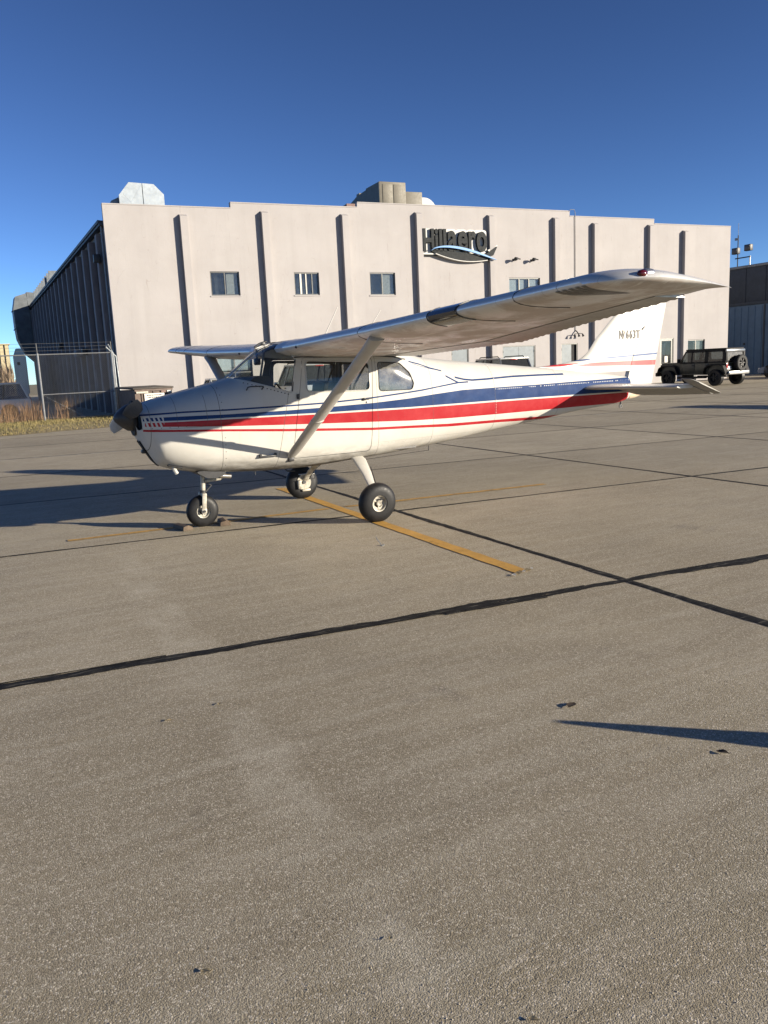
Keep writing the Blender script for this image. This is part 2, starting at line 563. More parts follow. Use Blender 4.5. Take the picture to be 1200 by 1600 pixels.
# ------------------------------------------------------------------ aircraft materials
def livery():
    m, t, bs = material('aircraft_paint')
    p = t.obj()
    x, y, z = t.xyz(p)
    def band(up, lo, x0, x1):
        a = t.math('LESS_THAN', z, t.curve(x, up, .8, 1.8))
        b = t.math('GREATER_THAN', z, t.curve(x, lo, .8, 1.8))
        c = t.math('MULTIPLY', t.math('GREATER_THAN', x, x0), t.math('LESS_THAN', x, x1))
        return t.math('MULTIPLY', t.math('MULTIPLY', a, b), c)
    def line(c, w, x0, x1): return band([(px, pz+w/2) for px, pz in c], [(px, pz-w/2) for px, pz in c], x0, x1)
    B2u = [(-.82, 1.272), (-.415, 1.267), (.07, 1.258), (.74, 1.257), (1.17, 1.262), (1.78, 1.274), (2.28, 1.297), (2.6, 1.322), (3.09, 1.352), (3.7, 1.354), (4.37, 1.354), (6.3, 1.37)]
    B2l = [(-.82, 1.238), (-.42, 1.226), (.06, 1.222), (.74, 1.212), (1.17, 1.205), (1.77, 1.202), (2.27, 1.195), (3.7, 1.193), (4.35, 1.19), (6.3, 1.172)]
    R3u = [(-.82, 1.222), (-.42, 1.213), (.06, 1.206), (.74, 1.196), (1.17, 1.188), (1.77, 1.181), (2.27, 1.176), (3.7, 1.172), (4.35, 1.169), (6.3, 1.155)]
    R3l = [(-.82, 1.185), (-.43, 1.162), (.05, 1.132), (.73, 1.101), (1.76, 1.059), (2.27, 1.035), (2.84, 1.021), (3.68, 1.015), (6.3, 1.012)]
    R4u = [(-.82, 1.154), (.05, 1.101), (.73, 1.055), (1.76, .992), (2.27, .976), (2.85, .954), (3.7, .941), (4.41, .926), (6.3, .9)]
    R4l = [(-.82, 1.131), (.05, 1.078), (.73, 1.027), (1.76, .963), (2.27, .946), (2.85, .918), (3.72, .905), (4.04, .894), (6.3, .86)]
    L1 = [(-.82, 1.302), (-.4, 1.309), (.07, 1.304), (.75, 1.306), (1.2, 1.310), (1.65, 1.328), (1.77, 1.334), (2.16, 1.361), (2.47, 1.384), (2.67, 1.406), (3.03, 1.444), (3.18, 1.446)]
    U1 = [(2.33, 1.728), (2.5, 1.69), (2.655, 1.638), (2.82, 1.598)]
    U2 = [(2.38, 1.70), (2.5, 1.665), (2.70, 1.62)]
    V1 = [(2.86, 1.535), (3.03, 1.448)]
    W1 = [(3.0, 1.512), (3.14, 1.480), (3.27, 1.465), (3.51, 1.467), (3.73, 1.474), (3.96, 1.480), (4.42, 1.477), (4.9, 1.47)]
    # slanted slots where the bands start at the nose
    sl = t.math('FRACT', t.math('DIVIDE', t.math('ADD', x, t.math('MULTIPLY', z, .28)), .042))
    slots = t.math('LESS_THAN', sl, .55)
    nose = t.math('LESS_THAN', x, -.605)
    slot_or = t.math('MAXIMUM', slots, t.math('SUBTRACT', 1, nose))
    blue = t.math('MULTIPLY', band(B2u, B2l, -.80, 6.2), slot_or)
    red = t.math('MULTIPLY', band(R3u, R3l, -.785, 6.15), slot_or)
    thin = t.math('MAXIMUM', line(L1, .017, -.84, 3.2), line(V1, .022, 2.86, 3.04))
    thin = t.math('MAXIMUM', thin, line(W1, .022, 3.0, 4.9))
    thin = t.math('MAXIMUM', thin, line(U1, .016, 2.33, 2.82))
    thin = t.math('MAXIMUM', thin, line(U2, .006, 2.38, 2.70))
    red = t.math('MAXIMUM', red, band(R4u, R4l, -.80, 6.2))
    white = t.mix(t.mapr(t.noise(p, 2.5, 5, .6), .35, .7), (.48, .465, .425), (.53, .515, .475))
    bl = t.mix(t.mapr(t.noise(p, 6, 5, .7), .4, .75), (.009, .030, .105), (.02, .048, .14))
    rd = t.mix(t.mapr(t.noise(p, 5, 5, .7), .4, .75), (.31, .012, .018), (.37, .034, .038))
    c = t.mix(t.math('MAXIMUM', blue, thin), white, bl)
    c = t.mix(red, c, rd)
    # paint chips and grime on the belly
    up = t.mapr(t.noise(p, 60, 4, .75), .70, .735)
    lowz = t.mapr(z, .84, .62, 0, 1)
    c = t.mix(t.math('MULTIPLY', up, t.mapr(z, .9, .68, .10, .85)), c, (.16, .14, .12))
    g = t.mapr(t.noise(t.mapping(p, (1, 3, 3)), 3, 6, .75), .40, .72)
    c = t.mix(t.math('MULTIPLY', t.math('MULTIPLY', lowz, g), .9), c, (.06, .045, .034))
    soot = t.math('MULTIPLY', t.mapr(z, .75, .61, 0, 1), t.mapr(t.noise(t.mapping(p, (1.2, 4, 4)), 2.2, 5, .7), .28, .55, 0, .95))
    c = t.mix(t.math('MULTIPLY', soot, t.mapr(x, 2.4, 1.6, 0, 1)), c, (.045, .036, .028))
    drips = t.mapr(t.noise(t.mapping(p, (14, 14, 1.2)), 1, 4, .6), .56, .75, 0, .22)
    drips = t.math('MULTIPLY', drips, t.math('SUBTRACT', 1, t.math('MAXIMUM', red, blue)))
    c = t.mix(drips, c, (.42, .38, .31))
    # panel joints: thin dark lines and rivet rows
    def vline(x0, w=.0030):
        return t.math('LESS_THAN', t.math('ABSOLUTE', t.math('SUBTRACT', x, x0)), w)
    slx = t.math('MULTIPLY_ADD', z, -.22, x)          # slanted skin joint ahead of the door
    seams = None
    for v in (vline(-.735, .0025), vline(-.02, .003), vline(2.62, .002), vline(3.62, .0025), vline(4.75, .002), vline(1.835, .0022)):
        seams = v if seams is None else t.math('MAXIMUM', seams, v)
    sj = t.math('LESS_THAN', t.math('ABSOLUTE', t.math('SUBTRACT', slx, .432)), .003)
    seams = t.math('MAXIMUM', seams, t.math('MULTIPLY', sj, t.math('LESS_THAN', z, 1.455)))
    # cowl doors
    box = t.math('MULTIPLY', t.math('GREATER_THAN', z, 1.19), t.math('LESS_THAN', z, 1.47))
    for v in (-.47, -.16):
        seams = t.math('MAXIMUM', seams, t.math('MULTIPLY', vline(v, .0022), box))
    hz = t.math('LESS_THAN', t.math('ABSOLUTE', t.math('SUBTRACT', z, 1.148)), .0016)
    seams = t.math('MAXIMUM', seams, t.math('MULTIPLY', hz, t.math('LESS_THAN', x, -.02)))
    c = t.mix(t.math('MULTIPLY', seams, .78), c, (.07, .065, .06))
    def rivets(coord, step, across, x0, off):
        a = t.math('ABSOLUTE', t.math('SUBTRACT', t.math('FRACT', t.math('DIVIDE', coord, step)), .5))
        a = t.math('MULTIPLY', a, step)
        bq = t.math('SUBTRACT', across, x0)
        d = t.math('SQRT', t.math('ADD', t.math('POWER', a, 2), t.math('POWER', bq, 2)))
        return t.math('LESS_THAN', d, off)
    rv = rivets(z, .075, x, .012, .0058)
    rv = t.math('MAXIMUM', rv, t.math('MULTIPLY', rivets(x, .085, z, 1.16, .0055), t.math('LESS_THAN', x, -.05)))
    c = t.mix(t.math('MULTIPLY', rv, .7), c, (.06, .055, .05))
    rv2 = rivets(z, .045, x, 2.632, .0036)
    for x0 in (3.605, 4.738, 1.85, 2.20, 5.35):
        rv2 = t.math('MAXIMUM', rv2, rivets(z, .045, x, x0, .0036))
    for z0 in (.80, 1.395):
        rv2 = t.math('MAXIMUM', rv2, t.math('MULTIPLY', rivets(x, .05, z, z0, .0034), t.math('GREATER_THAN', x, 1.84)))
    c = t.mix(t.math('MULTIPLY', rv2, .38), c, (.12, .11, .10))
    lap = t.math('LESS_THAN', t.math('ABSOLUTE', t.math('SUBTRACT', z, .815)), .0016)
    lap = t.math('MULTIPLY', lap, t.math('GREATER_THAN', x, 1.84))
    c = t.mix(t.math('MULTIPLY', lap, .4), c, (.15, .14, .12))
    chip = rivets(x, .035, z, 1.333, .007)
    chip = t.math('MULTIPLY', chip, t.math('GREATER_THAN', x, 3.66))
    chip = t.math('MAXIMUM', chip, t.math('MULTIPLY', rivets(z, .033, x, 3.632, .005), t.math('GREATER_THAN', z, 1.02)))
    chip = t.math('MULTIPLY', chip, t.math('GREATER_THAN', t.noise(p, 9, 3), .44))
    c = t.mix(t.math('MULTIPLY', chip, .85), c, (.75, .74, .70))
    t.put(bs.inputs['Base Color'], c)
    t.put(bs.inputs['Roughness'], t.mapr(t.noise(p, 9, 5, .7), .3, .7, .5, .62))
    bs.inputs['Coat Weight'].default_value = .14
    bs.inputs['Coat Roughness'].default_value = .05
    bs.inputs['Specular IOR Level'].default_value = .08
    dents = t.noise(p, 3.2, 3, .5)
    h = t.math('ADD', t.math('MULTIPLY', dents, .9), t.math('MULTIPLY', seams, -.25))
    t.put(bs.inputs['Normal'], t.bump(h, .30, .014))
    return m
M_LIV = livery()

def fin_paint():
    m, t, bs = material('fin_paint')
    p = t.obj()
    x, y, z = t.xyz(p)
    def band(up, lo):
        return t.math('MULTIPLY', t.math('LESS_THAN', z, t.curve(x, up, 1.4, 1.9)), t.math('GREATER_THAN', z, t.curve(x, lo, 1.4, 1.9)))
    red = band([(4.5, 1.600), (5.3, 1.602), (6.9, 1.60)], [(4.5, 1.586), (5.3, 1.558), (6.65, 1.527), (6.9, 1.525)])
    blu = t.math('MULTIPLY', band([(4.8, 1.634), (5.3, 1.651), (6.9, 1.708)], [(4.8, 1.628), (5.3, 1.634), (6.9, 1.682)]), t.math('GREATER_THAN', x, 4.85))
    white = t.mix(t.mapr(t.noise(p, 2.5, 5, .6), .35, .7), (.48, .465, .425), (.53, .515, .475))
    c = t.mix(blu, white, (.02, .06, .19))
    c = t.mix(red, c, (.46, .03, .035))
    g = t.mapr(t.noise(t.mapping(p, (8, 8, 1.5)), 1, 5, .7), .55, .8, 0, .3)
    c = t.mix(g, c, (.45, .42, .36))
    t.put(bs.inputs['Base Color'], c)
    bs.inputs['Roughness'].default_value = .34
    bs.inputs['Coat Weight'].default_value = .3
    bs.inputs['Coat Roughness'].default_value = .12
    t.put(bs.inputs['Normal'], t.bump(t.noise(p, 3, 3), .15, .01))
    return m
M_FIN = fin_paint()

def wing_metal():
    m, t, bs = material('wing_skin')
    p = t.obj()
    x, y, z = t.xyz(p)
    streak = t.noise(t.mapping(p, (7, .7, 5)), 1, 6, .72, .3)
    blot = t.noise(p, 2.1, 6, .7, .4)
    c = t.mix(t.mapr(streak, .35, .7), (.60, .59, .565), (.71, .70, .67))
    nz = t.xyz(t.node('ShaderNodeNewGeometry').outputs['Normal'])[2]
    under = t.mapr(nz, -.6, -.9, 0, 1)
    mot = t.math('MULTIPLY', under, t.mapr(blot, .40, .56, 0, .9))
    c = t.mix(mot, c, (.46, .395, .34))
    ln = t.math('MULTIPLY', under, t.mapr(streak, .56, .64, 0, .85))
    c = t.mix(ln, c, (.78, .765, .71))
    rib = t.math('LESS_THAN', t.math('ABSOLUTE', t.math('SUBTRACT', t.math('FRACT', t.math('DIVIDE', y, .46)), .5)), .004)
    c = t.mix(t.math('MULTIPLY', rib, .35), c, (.2, .19, .17))
    t.put(bs.inputs['Base Color'], c)
    t.put(bs.inputs['Metallic'], t.mapr(under, 0, 1, .32, .06))
    t.put(bs.inputs['Roughness'], t.math('ADD', t.mapr(streak, .3, .7, .24, .38), t.math('MULTIPLY', mot, .2)))
    h = t.math('ADD', t.noise(t.mapping(p, (2.2, 2.0, 2)), 1, 2), t.math('MULTIPLY', t.noise(p, 6, 3), .25))
    t.put(bs.inputs['Normal'], t.bump(h, .10, .02))
    return m
M_WING = wing_metal()
M_WHITE = simple('white_enamel', (.48, .465, .425), .38, 0, .05, 9, dirt=.25)
M_STRUT = simple('strut_paint', (.44, .43, .405), .36, .15, .06, 7, dirt=.15)
M_FLAP = simple('flap_skin_shaded', (.36, .345, .315), .38, .45, .12, 8, dirt=.25)  # darkened wing skin: paints in the shade of its different facing
M_CHROME = simple('bright_steel', (.62, .60, .56), .25, .9, .15, 20)
M_GREASY = simple('gear_enamel_worn', (.40, .375, .315), .5, .1, .3, 30, dirt=.8)
M_RUBBER = simple('tyre_rubber', (.013, .013, .014), .5, 0, .3, 14, bump=.15, bscale=90, spec=.28)
M_DARK = simple('dark_cavity', (.012, .012, .013), .8)
M_BLACKPL = simple('black_plastic', (.02, .02, .022), .45)
M_SPIN = simple('spinner_charcoal', (.035, .034, .034), .42, 0, .2, 12, dirt=.2)
M_BLADE_SHADE = simple('blade_shaded', (.045, .045, .047), .4, .1, .2, 8)  # near blade, with its shade put into the colour
M_BLADE_LIT = simple('blade_lit', (.40, .41, .41), .4, .2, .12, 8)  # far blade, with light and sky reflection put into the colour
M_SEAT = simple('seat_vinyl', (.035, .032, .03), .6, 0, .25, 12, bump=.2)
M_CABIN = simple('cabin_trim', (.16, .155, .15), .7, 0, .2, 10)
M_WOOD = simple('chock_wood', (.11, .078, .052), .8, 0, .3, 18, bump=.4)
M_DKMETAL = simple('dark_metal', (.05, .05, .052), .5, .5, .2, 20)
M_REDLENS = simple('red_lens', (.07, .004, .004), .12, 0, .05, 10, coat=.6)
M_BEIGE = simple('beige_fairing', (.62, .50, .36), .5, 0, .1, 9)
M_LETTER = simple('faded_letter', (.15, .14, .125), .6, 0, .25, 40)
M_LETTER2 = simple('faded_letter_pale', (.38, .35, .30), .6, 0, .15, 40)
M_PLEXI = glass('plexiglass', (.88, .90, .88), .965, .02, .03, 1.4)
M_PLEXI2 = glass('plexiglass_rear', (.36, .37, .37), .88, .05, .26)

# ------------------------------------------------------------------ fuselage shape
FS = np.array([
(-.84,1.36,1.15,.22,1.26,2.2,2.2),(-.82,1.385,1.085,.32,1.26,2.3,2.3),(-.78,1.404,1.00,.385,1.25,2.4,2.4),(-.72,1.42,.885,.42,1.22,2.5,2.5),
(-.63,1.446,.748,.45,1.18,2.6,2.7),(-.5,1.476,.692,.47,1.15,2.7,2.8),(-.3,1.52,.645,.487,1.12,2.8,3.0),(-.1,1.562,.612,.50,1.1,2.9,3.2),
(.1,1.605,.605,.51,1.1,3.0,3.6),(.214,1.634,.60,.515,1.1,3.0,3.8),(.435,1.794,.587,.525,1.12,3.0,4),(.634,1.936,.578,.53,1.12,3.4,4),(.8,1.995,.574,.533,1.12,4.0,4),
(1.0,2.03,.576,.535,1.12,4.4,4),(1.7,2.03,.615,.533,1.12,4.4,4),(2.1,1.97,.635,.515,1.14,3.9,3.6),(2.36,1.87,.652,.495,1.16,3.3,3.3),(2.585,1.795,.67,.47,1.16,2.9,3.1),
(3.0,1.738,.703,.425,1.16,2.5,2.8),(3.8,1.655,.795,.33,1.17,2.3,2.6),(4.57,1.575,.872,.245,1.19,2.2,2.5),(5.2,1.505,.945,.175,1.2,2.2,2.4),(5.9,1.42,1.0,.105,1.2,2.2,2.3),(6.2,1.37,1.06,.075,1.21,2.2,2.2),(6.36,1.33,1.11,.055,1.22,2,2)])
def pchip(X, Y, x):
    h = np.diff(X); d = np.diff(Y)/h; m = np.zeros(len(X)); m[0] = d[0]; m[-1] = d[-1]
    for i in range(1, len(X)-1):
        if d[i-1]*d[i] > 0:
            w1 = 2*h[i]+h[i-1]; w2 = h[i]+2*h[i-1]
            m[i] = (w1+w2)/(w1/d[i-1]+w2/d[i])
    i = int(np.clip(np.searchsorted(X, x)-1, 0, len(X)-2)); t = (x-X[i])/h[i]
    return float((2*t**3-3*t**2+1)*Y[i]+(t**3-2*t**2+t)*h[i]*m[i]+(-2*t**3+3*t**2)*Y[i+1]+(t**3-t**2)*h[i]*m[i+1])
def fsec(x): return [pchip(FS[:, 0], FS[:, k], x) for k in range(1, 7)]
def fring(x, n=80):
    zt, zb, hw, zm, nt, nb = fsec(x)
    out = []
    for k in range(n):
        a = 2*math.pi*k/n
        c, s = math.cos(a), math.sin(a)
        e = nt if s >= 0 else nb
        # even spread of points round a superellipse
        rr = (abs(c)**e + abs(s)**e)**(-1/e)
        out.append((x, hw*c*rr, zm + (zt-zm if s >= 0 else zm-zb)*s*rr))
    return out
def fhw(x, z):
    zt, zb, hw, zm, nt, nb = fsec(x)
    f, n = ((z-zm)/(zt-zm), nt) if z >= zm else ((zm-z)/(zm-zb), nb)
    return hw*(1-min(f, .999)**n)**(1/n)

plane = empty('airplane', (0, 0, 0), 0, 'white high-wing propeller airplane with blue and red side stripes parked on the apron', 'airplane')

xs = list(np.linspace(-.84, -.6, 13)) + list(np.linspace(-.55, .1, 14)) + list(np.linspace(.14, 1.0, 24)) + list(np.linspace(1.05, 2.7, 30)) + list(np.linspace(2.8, 6.36, 40))
fb = MB()
fb.grid([fring(x) for x in xs], True)
bm = fb.bm
bmesh.ops.recalc_face_normals(bm, faces=bm.faces)
PL = bm.faces.layers.int.new('part')
def cut(poly, code, cond, ax=(0, 2)):
    """split the skin along a convex outline and mark what lies inside"""
    N = len(poly)
    cx, cz = sum(p[0] for p in poly)/N, sum(p[1] for p in poly)/N
    lo = (min(p[0] for p in poly), min(p[1] for p in poly)); hi = (max(p[0] for p in poly), max(p[1] for p in poly))
    def near(f):
        if not cond(f.calc_center_median()): return False
        a = [v.co[ax[0]] for v in f.verts]; b = [v.co[ax[1]] for v in f.verts]
        return max(a) >= lo[0] and min(a) <= hi[0] and max(b) >= lo[1] and min(b) <= hi[1]
    for i in range(N):
        p, q = poly[i], poly[(i+1) % N]
        d = (q[0]-p[0], q[1]-p[1])
        if abs(d[0])+abs(d[1]) < 1e-6: continue
        nrm = [0, 0, 0]; nrm[ax[0]] = d[1]; nrm[ax[1]] = -d[0]
        co = [0, 0, 0]; co[ax[0]] = p[0]; co[ax[1]] = p[1]
        fs = [f for f in bm.faces if near(f)]
        es = list({e for f in fs for e in f.edges}); vs = list({v for f in fs for v in f.verts})
        bmesh.ops.bisect_plane(bm, geom=fs+es+vs, dist=1e-5, plane_co=co, plane_no=nrm)
    def inside(c):
        sg = None
        for i in range(N):
            p, q = poly[i], poly[(i+1) % N]
            k = (q[0]-p[0])*(c[ax[1]]-p[1]) - (q[1]-p[1])*(c[ax[0]]-p[0])
            k0 = (q[0]-p[0])*(cz-p[1]) - (q[1]-p[1])*(cx-p[0])
            if k*k0 < -1e-10: return False
        return True
    for f in bm.faces:
        if near(f) and inside(f.calc_center_median()): f[PL] = code
def grow(poly, d):
    cx, cz = sum(p[0] for p in poly)/len(poly), sum(p[1] for p in poly)/len(poly)
    out = []
    for p in poly:
        v = Vector((p[0]-cx, p[1]-cz)); v = v + v.normalized()*d
        out.append((cx+v.x, cz+v.y))
    return out
WSH = rounded([(.155, 1.655), (.782, 1.455), (.862, 1.79), (.74, 2.05), (.44, 2.05)], [.02, .03, .03, .02, .02], 3)
DOOR = rounded([(.945, 1.815), (1.80, 1.795), (1.735, .72), (.752, .72)], [.04, .05, .06, .05], 4)
DWIN = rounded([(.974, 1.785), (1.752, 1.742), (1.744, 1.422), (.965, 1.444)], [.06, .06, .06, .06], 5)
RWIN = rounded([(1.868, 1.738), (2.17, 1.72), (2.305, 1.60), (2.352, 1.475), (2.325, 1.40), (1.867, 1.405)], [.04, .08, .10, .05, .05, .05], 4)
INTK = rounded([(-.34, 1.16), (-.34, 1.30), (-.17, 1.33), (-.17, 1.13)], .06, 4)
PORT = lambda c: c.y < -.05
STAR = lambda c: c.y > .05
cut(WSH, 2, lambda c: .1 < c.x < .9 and c.z > 1.4)
cut(grow(DOOR, .004), 9, PORT); cut(grow(DOOR, .004), 9, STAR)
cut(grow(DOOR, -.004), 3, PORT); cut(grow(DOOR, -.004), 4, STAR)
cut(grow(DWIN, .012), 15, PORT)
cut(DWIN, 5, PORT); cut(DWIN, 6, STAR)
cut(RWIN, 7, PORT); cut(RWIN, 8, STAR)
for f in bm.faces:
    if f[PL] == 0 and f.calc_center_median().x < -.02: f[PL] = 1
cut([(y, z) for y, z in INTK], 9, lambda c: c.x < -.74 and c.y < 0, (1, 2))
cut([(-y, z) for y, z in INTK], 9, lambda c: c.x < -.74 and c.y > 0, (1, 2))
def piece(codes, name, mats, parent, solid=.012, push=0, inner=None):
    t = bm.copy()
    L = t.faces.layers.int['part']
    bmesh.ops.delete(t, geom=[f for f in t.faces if f[L] not in codes], context='FACES')
    t.normal_update()
    if push:
        for v in t.verts: v.co += v.normal*push
    o = bm_obj(name, t, mats, parent, 40)
    if solid:
        if inner is not None:
            o.data.materials.append(inner)
        sm = o.modifiers.new('skin', 'SOLIDIFY')
        sm.thickness = solid
        sm.offset = -1
        sm.use_even_offset = False
        sm.use_rim = False
        if inner is not None: sm.material_offset = 1
    return o
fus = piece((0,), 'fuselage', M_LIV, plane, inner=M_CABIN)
cowl = piece((1,), 'cowling', M_LIV, plane, inner=M_DARK)
wsh = piece((2,), 'windshield', M_PLEXI, plane, 0, -.004)
door = piece((3, 15), 'door', M_LIV, plane, inner=M_CABIN)
piece((5,), 'door_window', M_PLEXI, door, 0, -.006)
door2 = piece((4,), 'door', M_LIV, plane, inner=M_CABIN)
piece((6,), 'door_window', M_PLEXI, door2, 0, -.006)
piece((7,), 'rear_window', M_PLEXI2, plane, 0, -.005)
piece((8,), 'rear_window', M_PLEXI2, plane, 0, -.005)
bm.free()

def on_skin(x, z, off=.004, side=-1): return Vector((x, side*(fhw(x, z)+off), z))
def skin_tube(pts, r, name, m, parent, off=.002, n=6, closed=False):
    P = [on_skin(x, z, off) for x, z in pts]
    if closed: P.append(P[0])
    b = MB(); b.tube(P, r, n)
    return b.build(name, m, parent)
# door furniture and seals
skin_tube(DWIN, .007, 'window_frame', M_STRUT, door, .003, 6, True)
skin_tube(RWIN, .005, 'window_seal', M_BLACKPL, fus, .001, 6, True)
low = [(.155+(.782-.155)*k/14, 1.655+(1.455-1.655)*k/14-.012) for k in range(15)]
skin_tube([(x, z) for x, z in low if z < fsec(x)[0]-.03], .006, 'windshield_seal', M_STRUT, fus, .001)
for k in range(13):
    x = .29+k*.038
    z = 1.655+(1.455-1.655)*(x-.155)/.627-.035
    b = MB(); p = on_skin(x, z, 0); b.lathe([(0, .007), (.004, .006), (.006, .001)], p, (0, -1, .25), 8)
    b.build('rivet', M_DKMETAL, fus)
skin_tube([(.795, 1.46), (.868, 1.80)], .007, 'post_seal', M_BLACKPL, fus, .002)
skin_tube([(.86, 1.825), (1.3, 1.822), (1.8, 1.812), (2.1, 1.79), (2.28, 1.755)], .008, 'roof_seal', M_BLACKPL, fus, .004)
b = MB(); p = on_skin(.855, 1.40, .008); b.box(p, (.03, .02, .055), .004); b.build('hinge', M_DKMETAL, door)
b = MB(); p = on_skin(.80, .86, .008); b.box(p, (.03, .016, .05), .004); b.build('hinge', M_STRUT, door)
b = MB(); p = on_skin(1.66, 1.325, .012); b.box(p, (.03, .02, .03), .005); b.tube([p+Vector((0, -.012, 0)), p+Vector((.09, -.014, .004))], .006); b.build('handle', M_DKMETAL, door)
b = MB(); p = on_skin(1.70, 1.29, .004); b.lathe([(0, .012), (.006, .011), (.007, .001)], p, (0, -1, 0), 12); b.build('lock', M_CHROME, door)
for sx in (.30,):    # grab handle ahead of the windshield
    p0, p1 = on_skin(.30, 1.50, 0), on_skin(.46, 1.50, 0)
    up = Vector((0, -.05, .03))
    b = MB(); b.tube([p0, p0+up, p0.lerp(p1, .15)+up*1.15, p0.lerp(p1, .85)+up*1.15, p1+up, p1], .007)
    b.build('grab_handle', M_BLACKPL, fus)
# entry step bracket near the lower door post
p = on_skin(.47, .775, .02)
b = MB(); b.box(p, (.20, .025, .018), .004); b.box(p+Vector((-.085, .01, .012)), (.02, .04, .035)); b.box(p+Vector((.085, .01, .012)), (.02, .04, .035))
b.build('step', M_DKMETAL, fus)
# inside of the nose and cabin
b = MB(); b.b2((-.72, -.3, .95), (-.15, .3, 1.35), .08); b.build('engine', M_DARK, plane)
b = MB(); b.prism([(-.45, .80), (-.45, 1.36), (.45, 1.36), (.45, .80)], -.03, -.02, 'yz'); b.build('firewall', M_DARK, plane)
ip = MB()
ip.prism(rounded([(.33, 1.20), (.34, 1.55), (.43, 1.635), (.60, 1.645), (.65, 1.60), (.62, 1.20)], .03), -.36, .36, 'xz')
ip_o = ip.build('instrument_panel', M_BLACKPL, plane)
b = MB(); b.lathe([(-.012, .12), (0, .135), (.012, .12)], (.74, -.25, 1.42), (1, 0, .2), 20); b.lathe([(0, .02), (-.14, .02)], (.74, -.25, 1.42), (1, 0, .2), 10); b.build('control_yoke', M_BLACKPL, ip_o)
b = MB(); b.box((.60, 0, 1.80), (.07, .07, .075), .015); b.tube([(.60, 0, 1.83), (.60, 0, 1.94)], .012); b.build('compass', M_BLACKPL, plane)
b = MB(); b.tube([(.205, 0, 1.638), (.32, 0, 1.712), (.435, 0, 1.80), (.54, 0, 1.878), (.634, 0, 1.942), (.74, 0, 1.985)], .011, 6); b.build('windshield_bright_edge', M_WHITE, plane)  # added white tube for the bright edge along the windshield centre
b = MB(); b.tube([(.62, 0, 1.60), (.70, 0, 1.97)], .013); b.build('windshield_brace', M_CABIN, plane)
for sy in (-1, 1):
    for (x, zt) in ((1.20, 1.55), (1.95, 1.50)):
        b = MB()
        b.box((x, sy*.24, .98), (.46, .40, .16), .05)
        b.box((x+.25, sy*.24, 1.28), (.13, .40, zt-1.03), .05, rot=Matrix.Rotation(R(10), 3, 'Y'))
        b.build('seat', M_SEAT, plane)
    b = MB(); b.tube([(1.81, sy*.46, .95), (1.83, sy*.44, 1.86)], .03, 6); b.build('cabin_post', M_CABIN, plane)
    b = MB(); b.tube([(1.79, sy*.47, 1.80), (1.62, sy*.40, 1.50), (1.5, sy*.38, 1.15)], .012, 6); b.build('seat_belt', M_SEAT, plane)
b = MB(); b.b2((.1, -.40, .70), (2.4, .40, .72)); b.build('cabin_floor', M_CABIN, plane)
b = MB(); b.prism([(-.36, .80), (-.36, 1.5), (.36, 1.5), (.36, .80)], 2.5, 2.52, 'yz'); b.build('cabin_bulkhead', M_CABIN, plane)

# ------------------------------------------------------------------ nose: spinner, propeller, intakes
b = MB()
b.lathe([(0, .02), (0, .14), (.03, .143), (.06, .136), (.11, .105), (.155, .066), (.185, .035), (.20, .001)], (-.835, 0, 1.27), (-1, 0, 0), 32)
b.build('spinner', M_SPIN, plane)
PROP_D = Vector((0, -.95, .17)).normalized()
for s, mm in ((1, M_BLADE_SHADE), (-1, M_BLADE_LIT)):
    d = PROP_D*s
    side = Vector((1, 0, 0)).cross(d)
    rings = []
    for k in range(15):
        f = k/14
        r0 = .10+.86*f
        ch = .5*(.095+.075*math.sin(min(1, f*1.5)*math.pi*.62)-.05*f)
        if f > .9: ch *= math.sqrt(max(.02, 1-((f-.9)/.1)**2))
        tw = R(48-30*f)
        cdir = side*math.cos(tw)*s + Vector((1, 0, 0))*math.sin(tw)
        nd = d.cross(cdir).normalized()
        th = .020*(1-.75*f)+.002
        c = Vector((-.915, 0, 1.27)) + d*r0
        rings.append([c+cdir*ch*math.cos(q)+nd*th*math.sin(q)*(1 if math.sin(q) > 0 else .4) for q in [2*math.pi*u/12 for u in range(12)]])
    b = MB(); b.grid(rings, True, True, True)
    bl = b.build('propeller_blade', mm, plane)
b = MB(); b.lathe([(-.004, .02), (-.004, .185), (.012, .19), (.03, .18)], (-.84, 0, 1.262), (1, 0, 0), 28); b.build('nose_bowl', M_DARK, plane)
b = MB(); b.prism([(-.36, 1.10), (-.36, 1.34), (.36, 1.34), (.36, 1.10)], -.74, -.735, 'yz'); b.build('intake_baffle', M_DARK, plane)
# chin scoop: dark opening along the lower front of the cowl
b = MB()
ch = [(-.80, 1.015), (-.735, .90), (-.675, .80), (-.618, .735)]
b.grid([[(x-.004, yy, z-.004) for x, z in ch] for yy in (-.06, -.02, .02, .06)], False)
b.grid([[(x+.02, yy, z+.02) for x, z in ch] for yy in (-.06, .06)], False)
for yy in (-.06, .06): b.grid([[(x-.004, yy, z-.004) for x, z in ch], [(x+.02, yy, z+.02) for x, z in ch]], False)
b.build('chin_scoop', M_DARK, plane)
b = MB(); b.box((-.755, -.02, .90), (.05, .08, .04), .01); b.build('scoop_lip', M_BLACKPL, plane)
b = MB(); b.tube([(-.52, -.27, .76), (-.50, -.29, .69), (-.485, -.30, .655)], .022, 10); b.build('breather_pipe', M_WHITE, plane)
b = MB(); b.box((-.50, -.30, .735), (.16, .05, .018), .006, rot=Matrix.Rotation(R(14), 3, 'Y')); b.build('cowl_slot', M_DARK, plane)
b = MB(); b.prism(rounded([(-.30, .66), (.03, .655), (.05, .60), (-.06, .565), (-.16, .575)], .02), -.30, .30, 'xz'); b.build('cowl_flap', M_DKMETAL, plane)
b = MB(); b.tube([(-.08, -.2, .66), (.02, -.2, .575), (.13, -.2, .56)], .026, 12); b.build('exhaust_pipe', M_CHROME, plane)
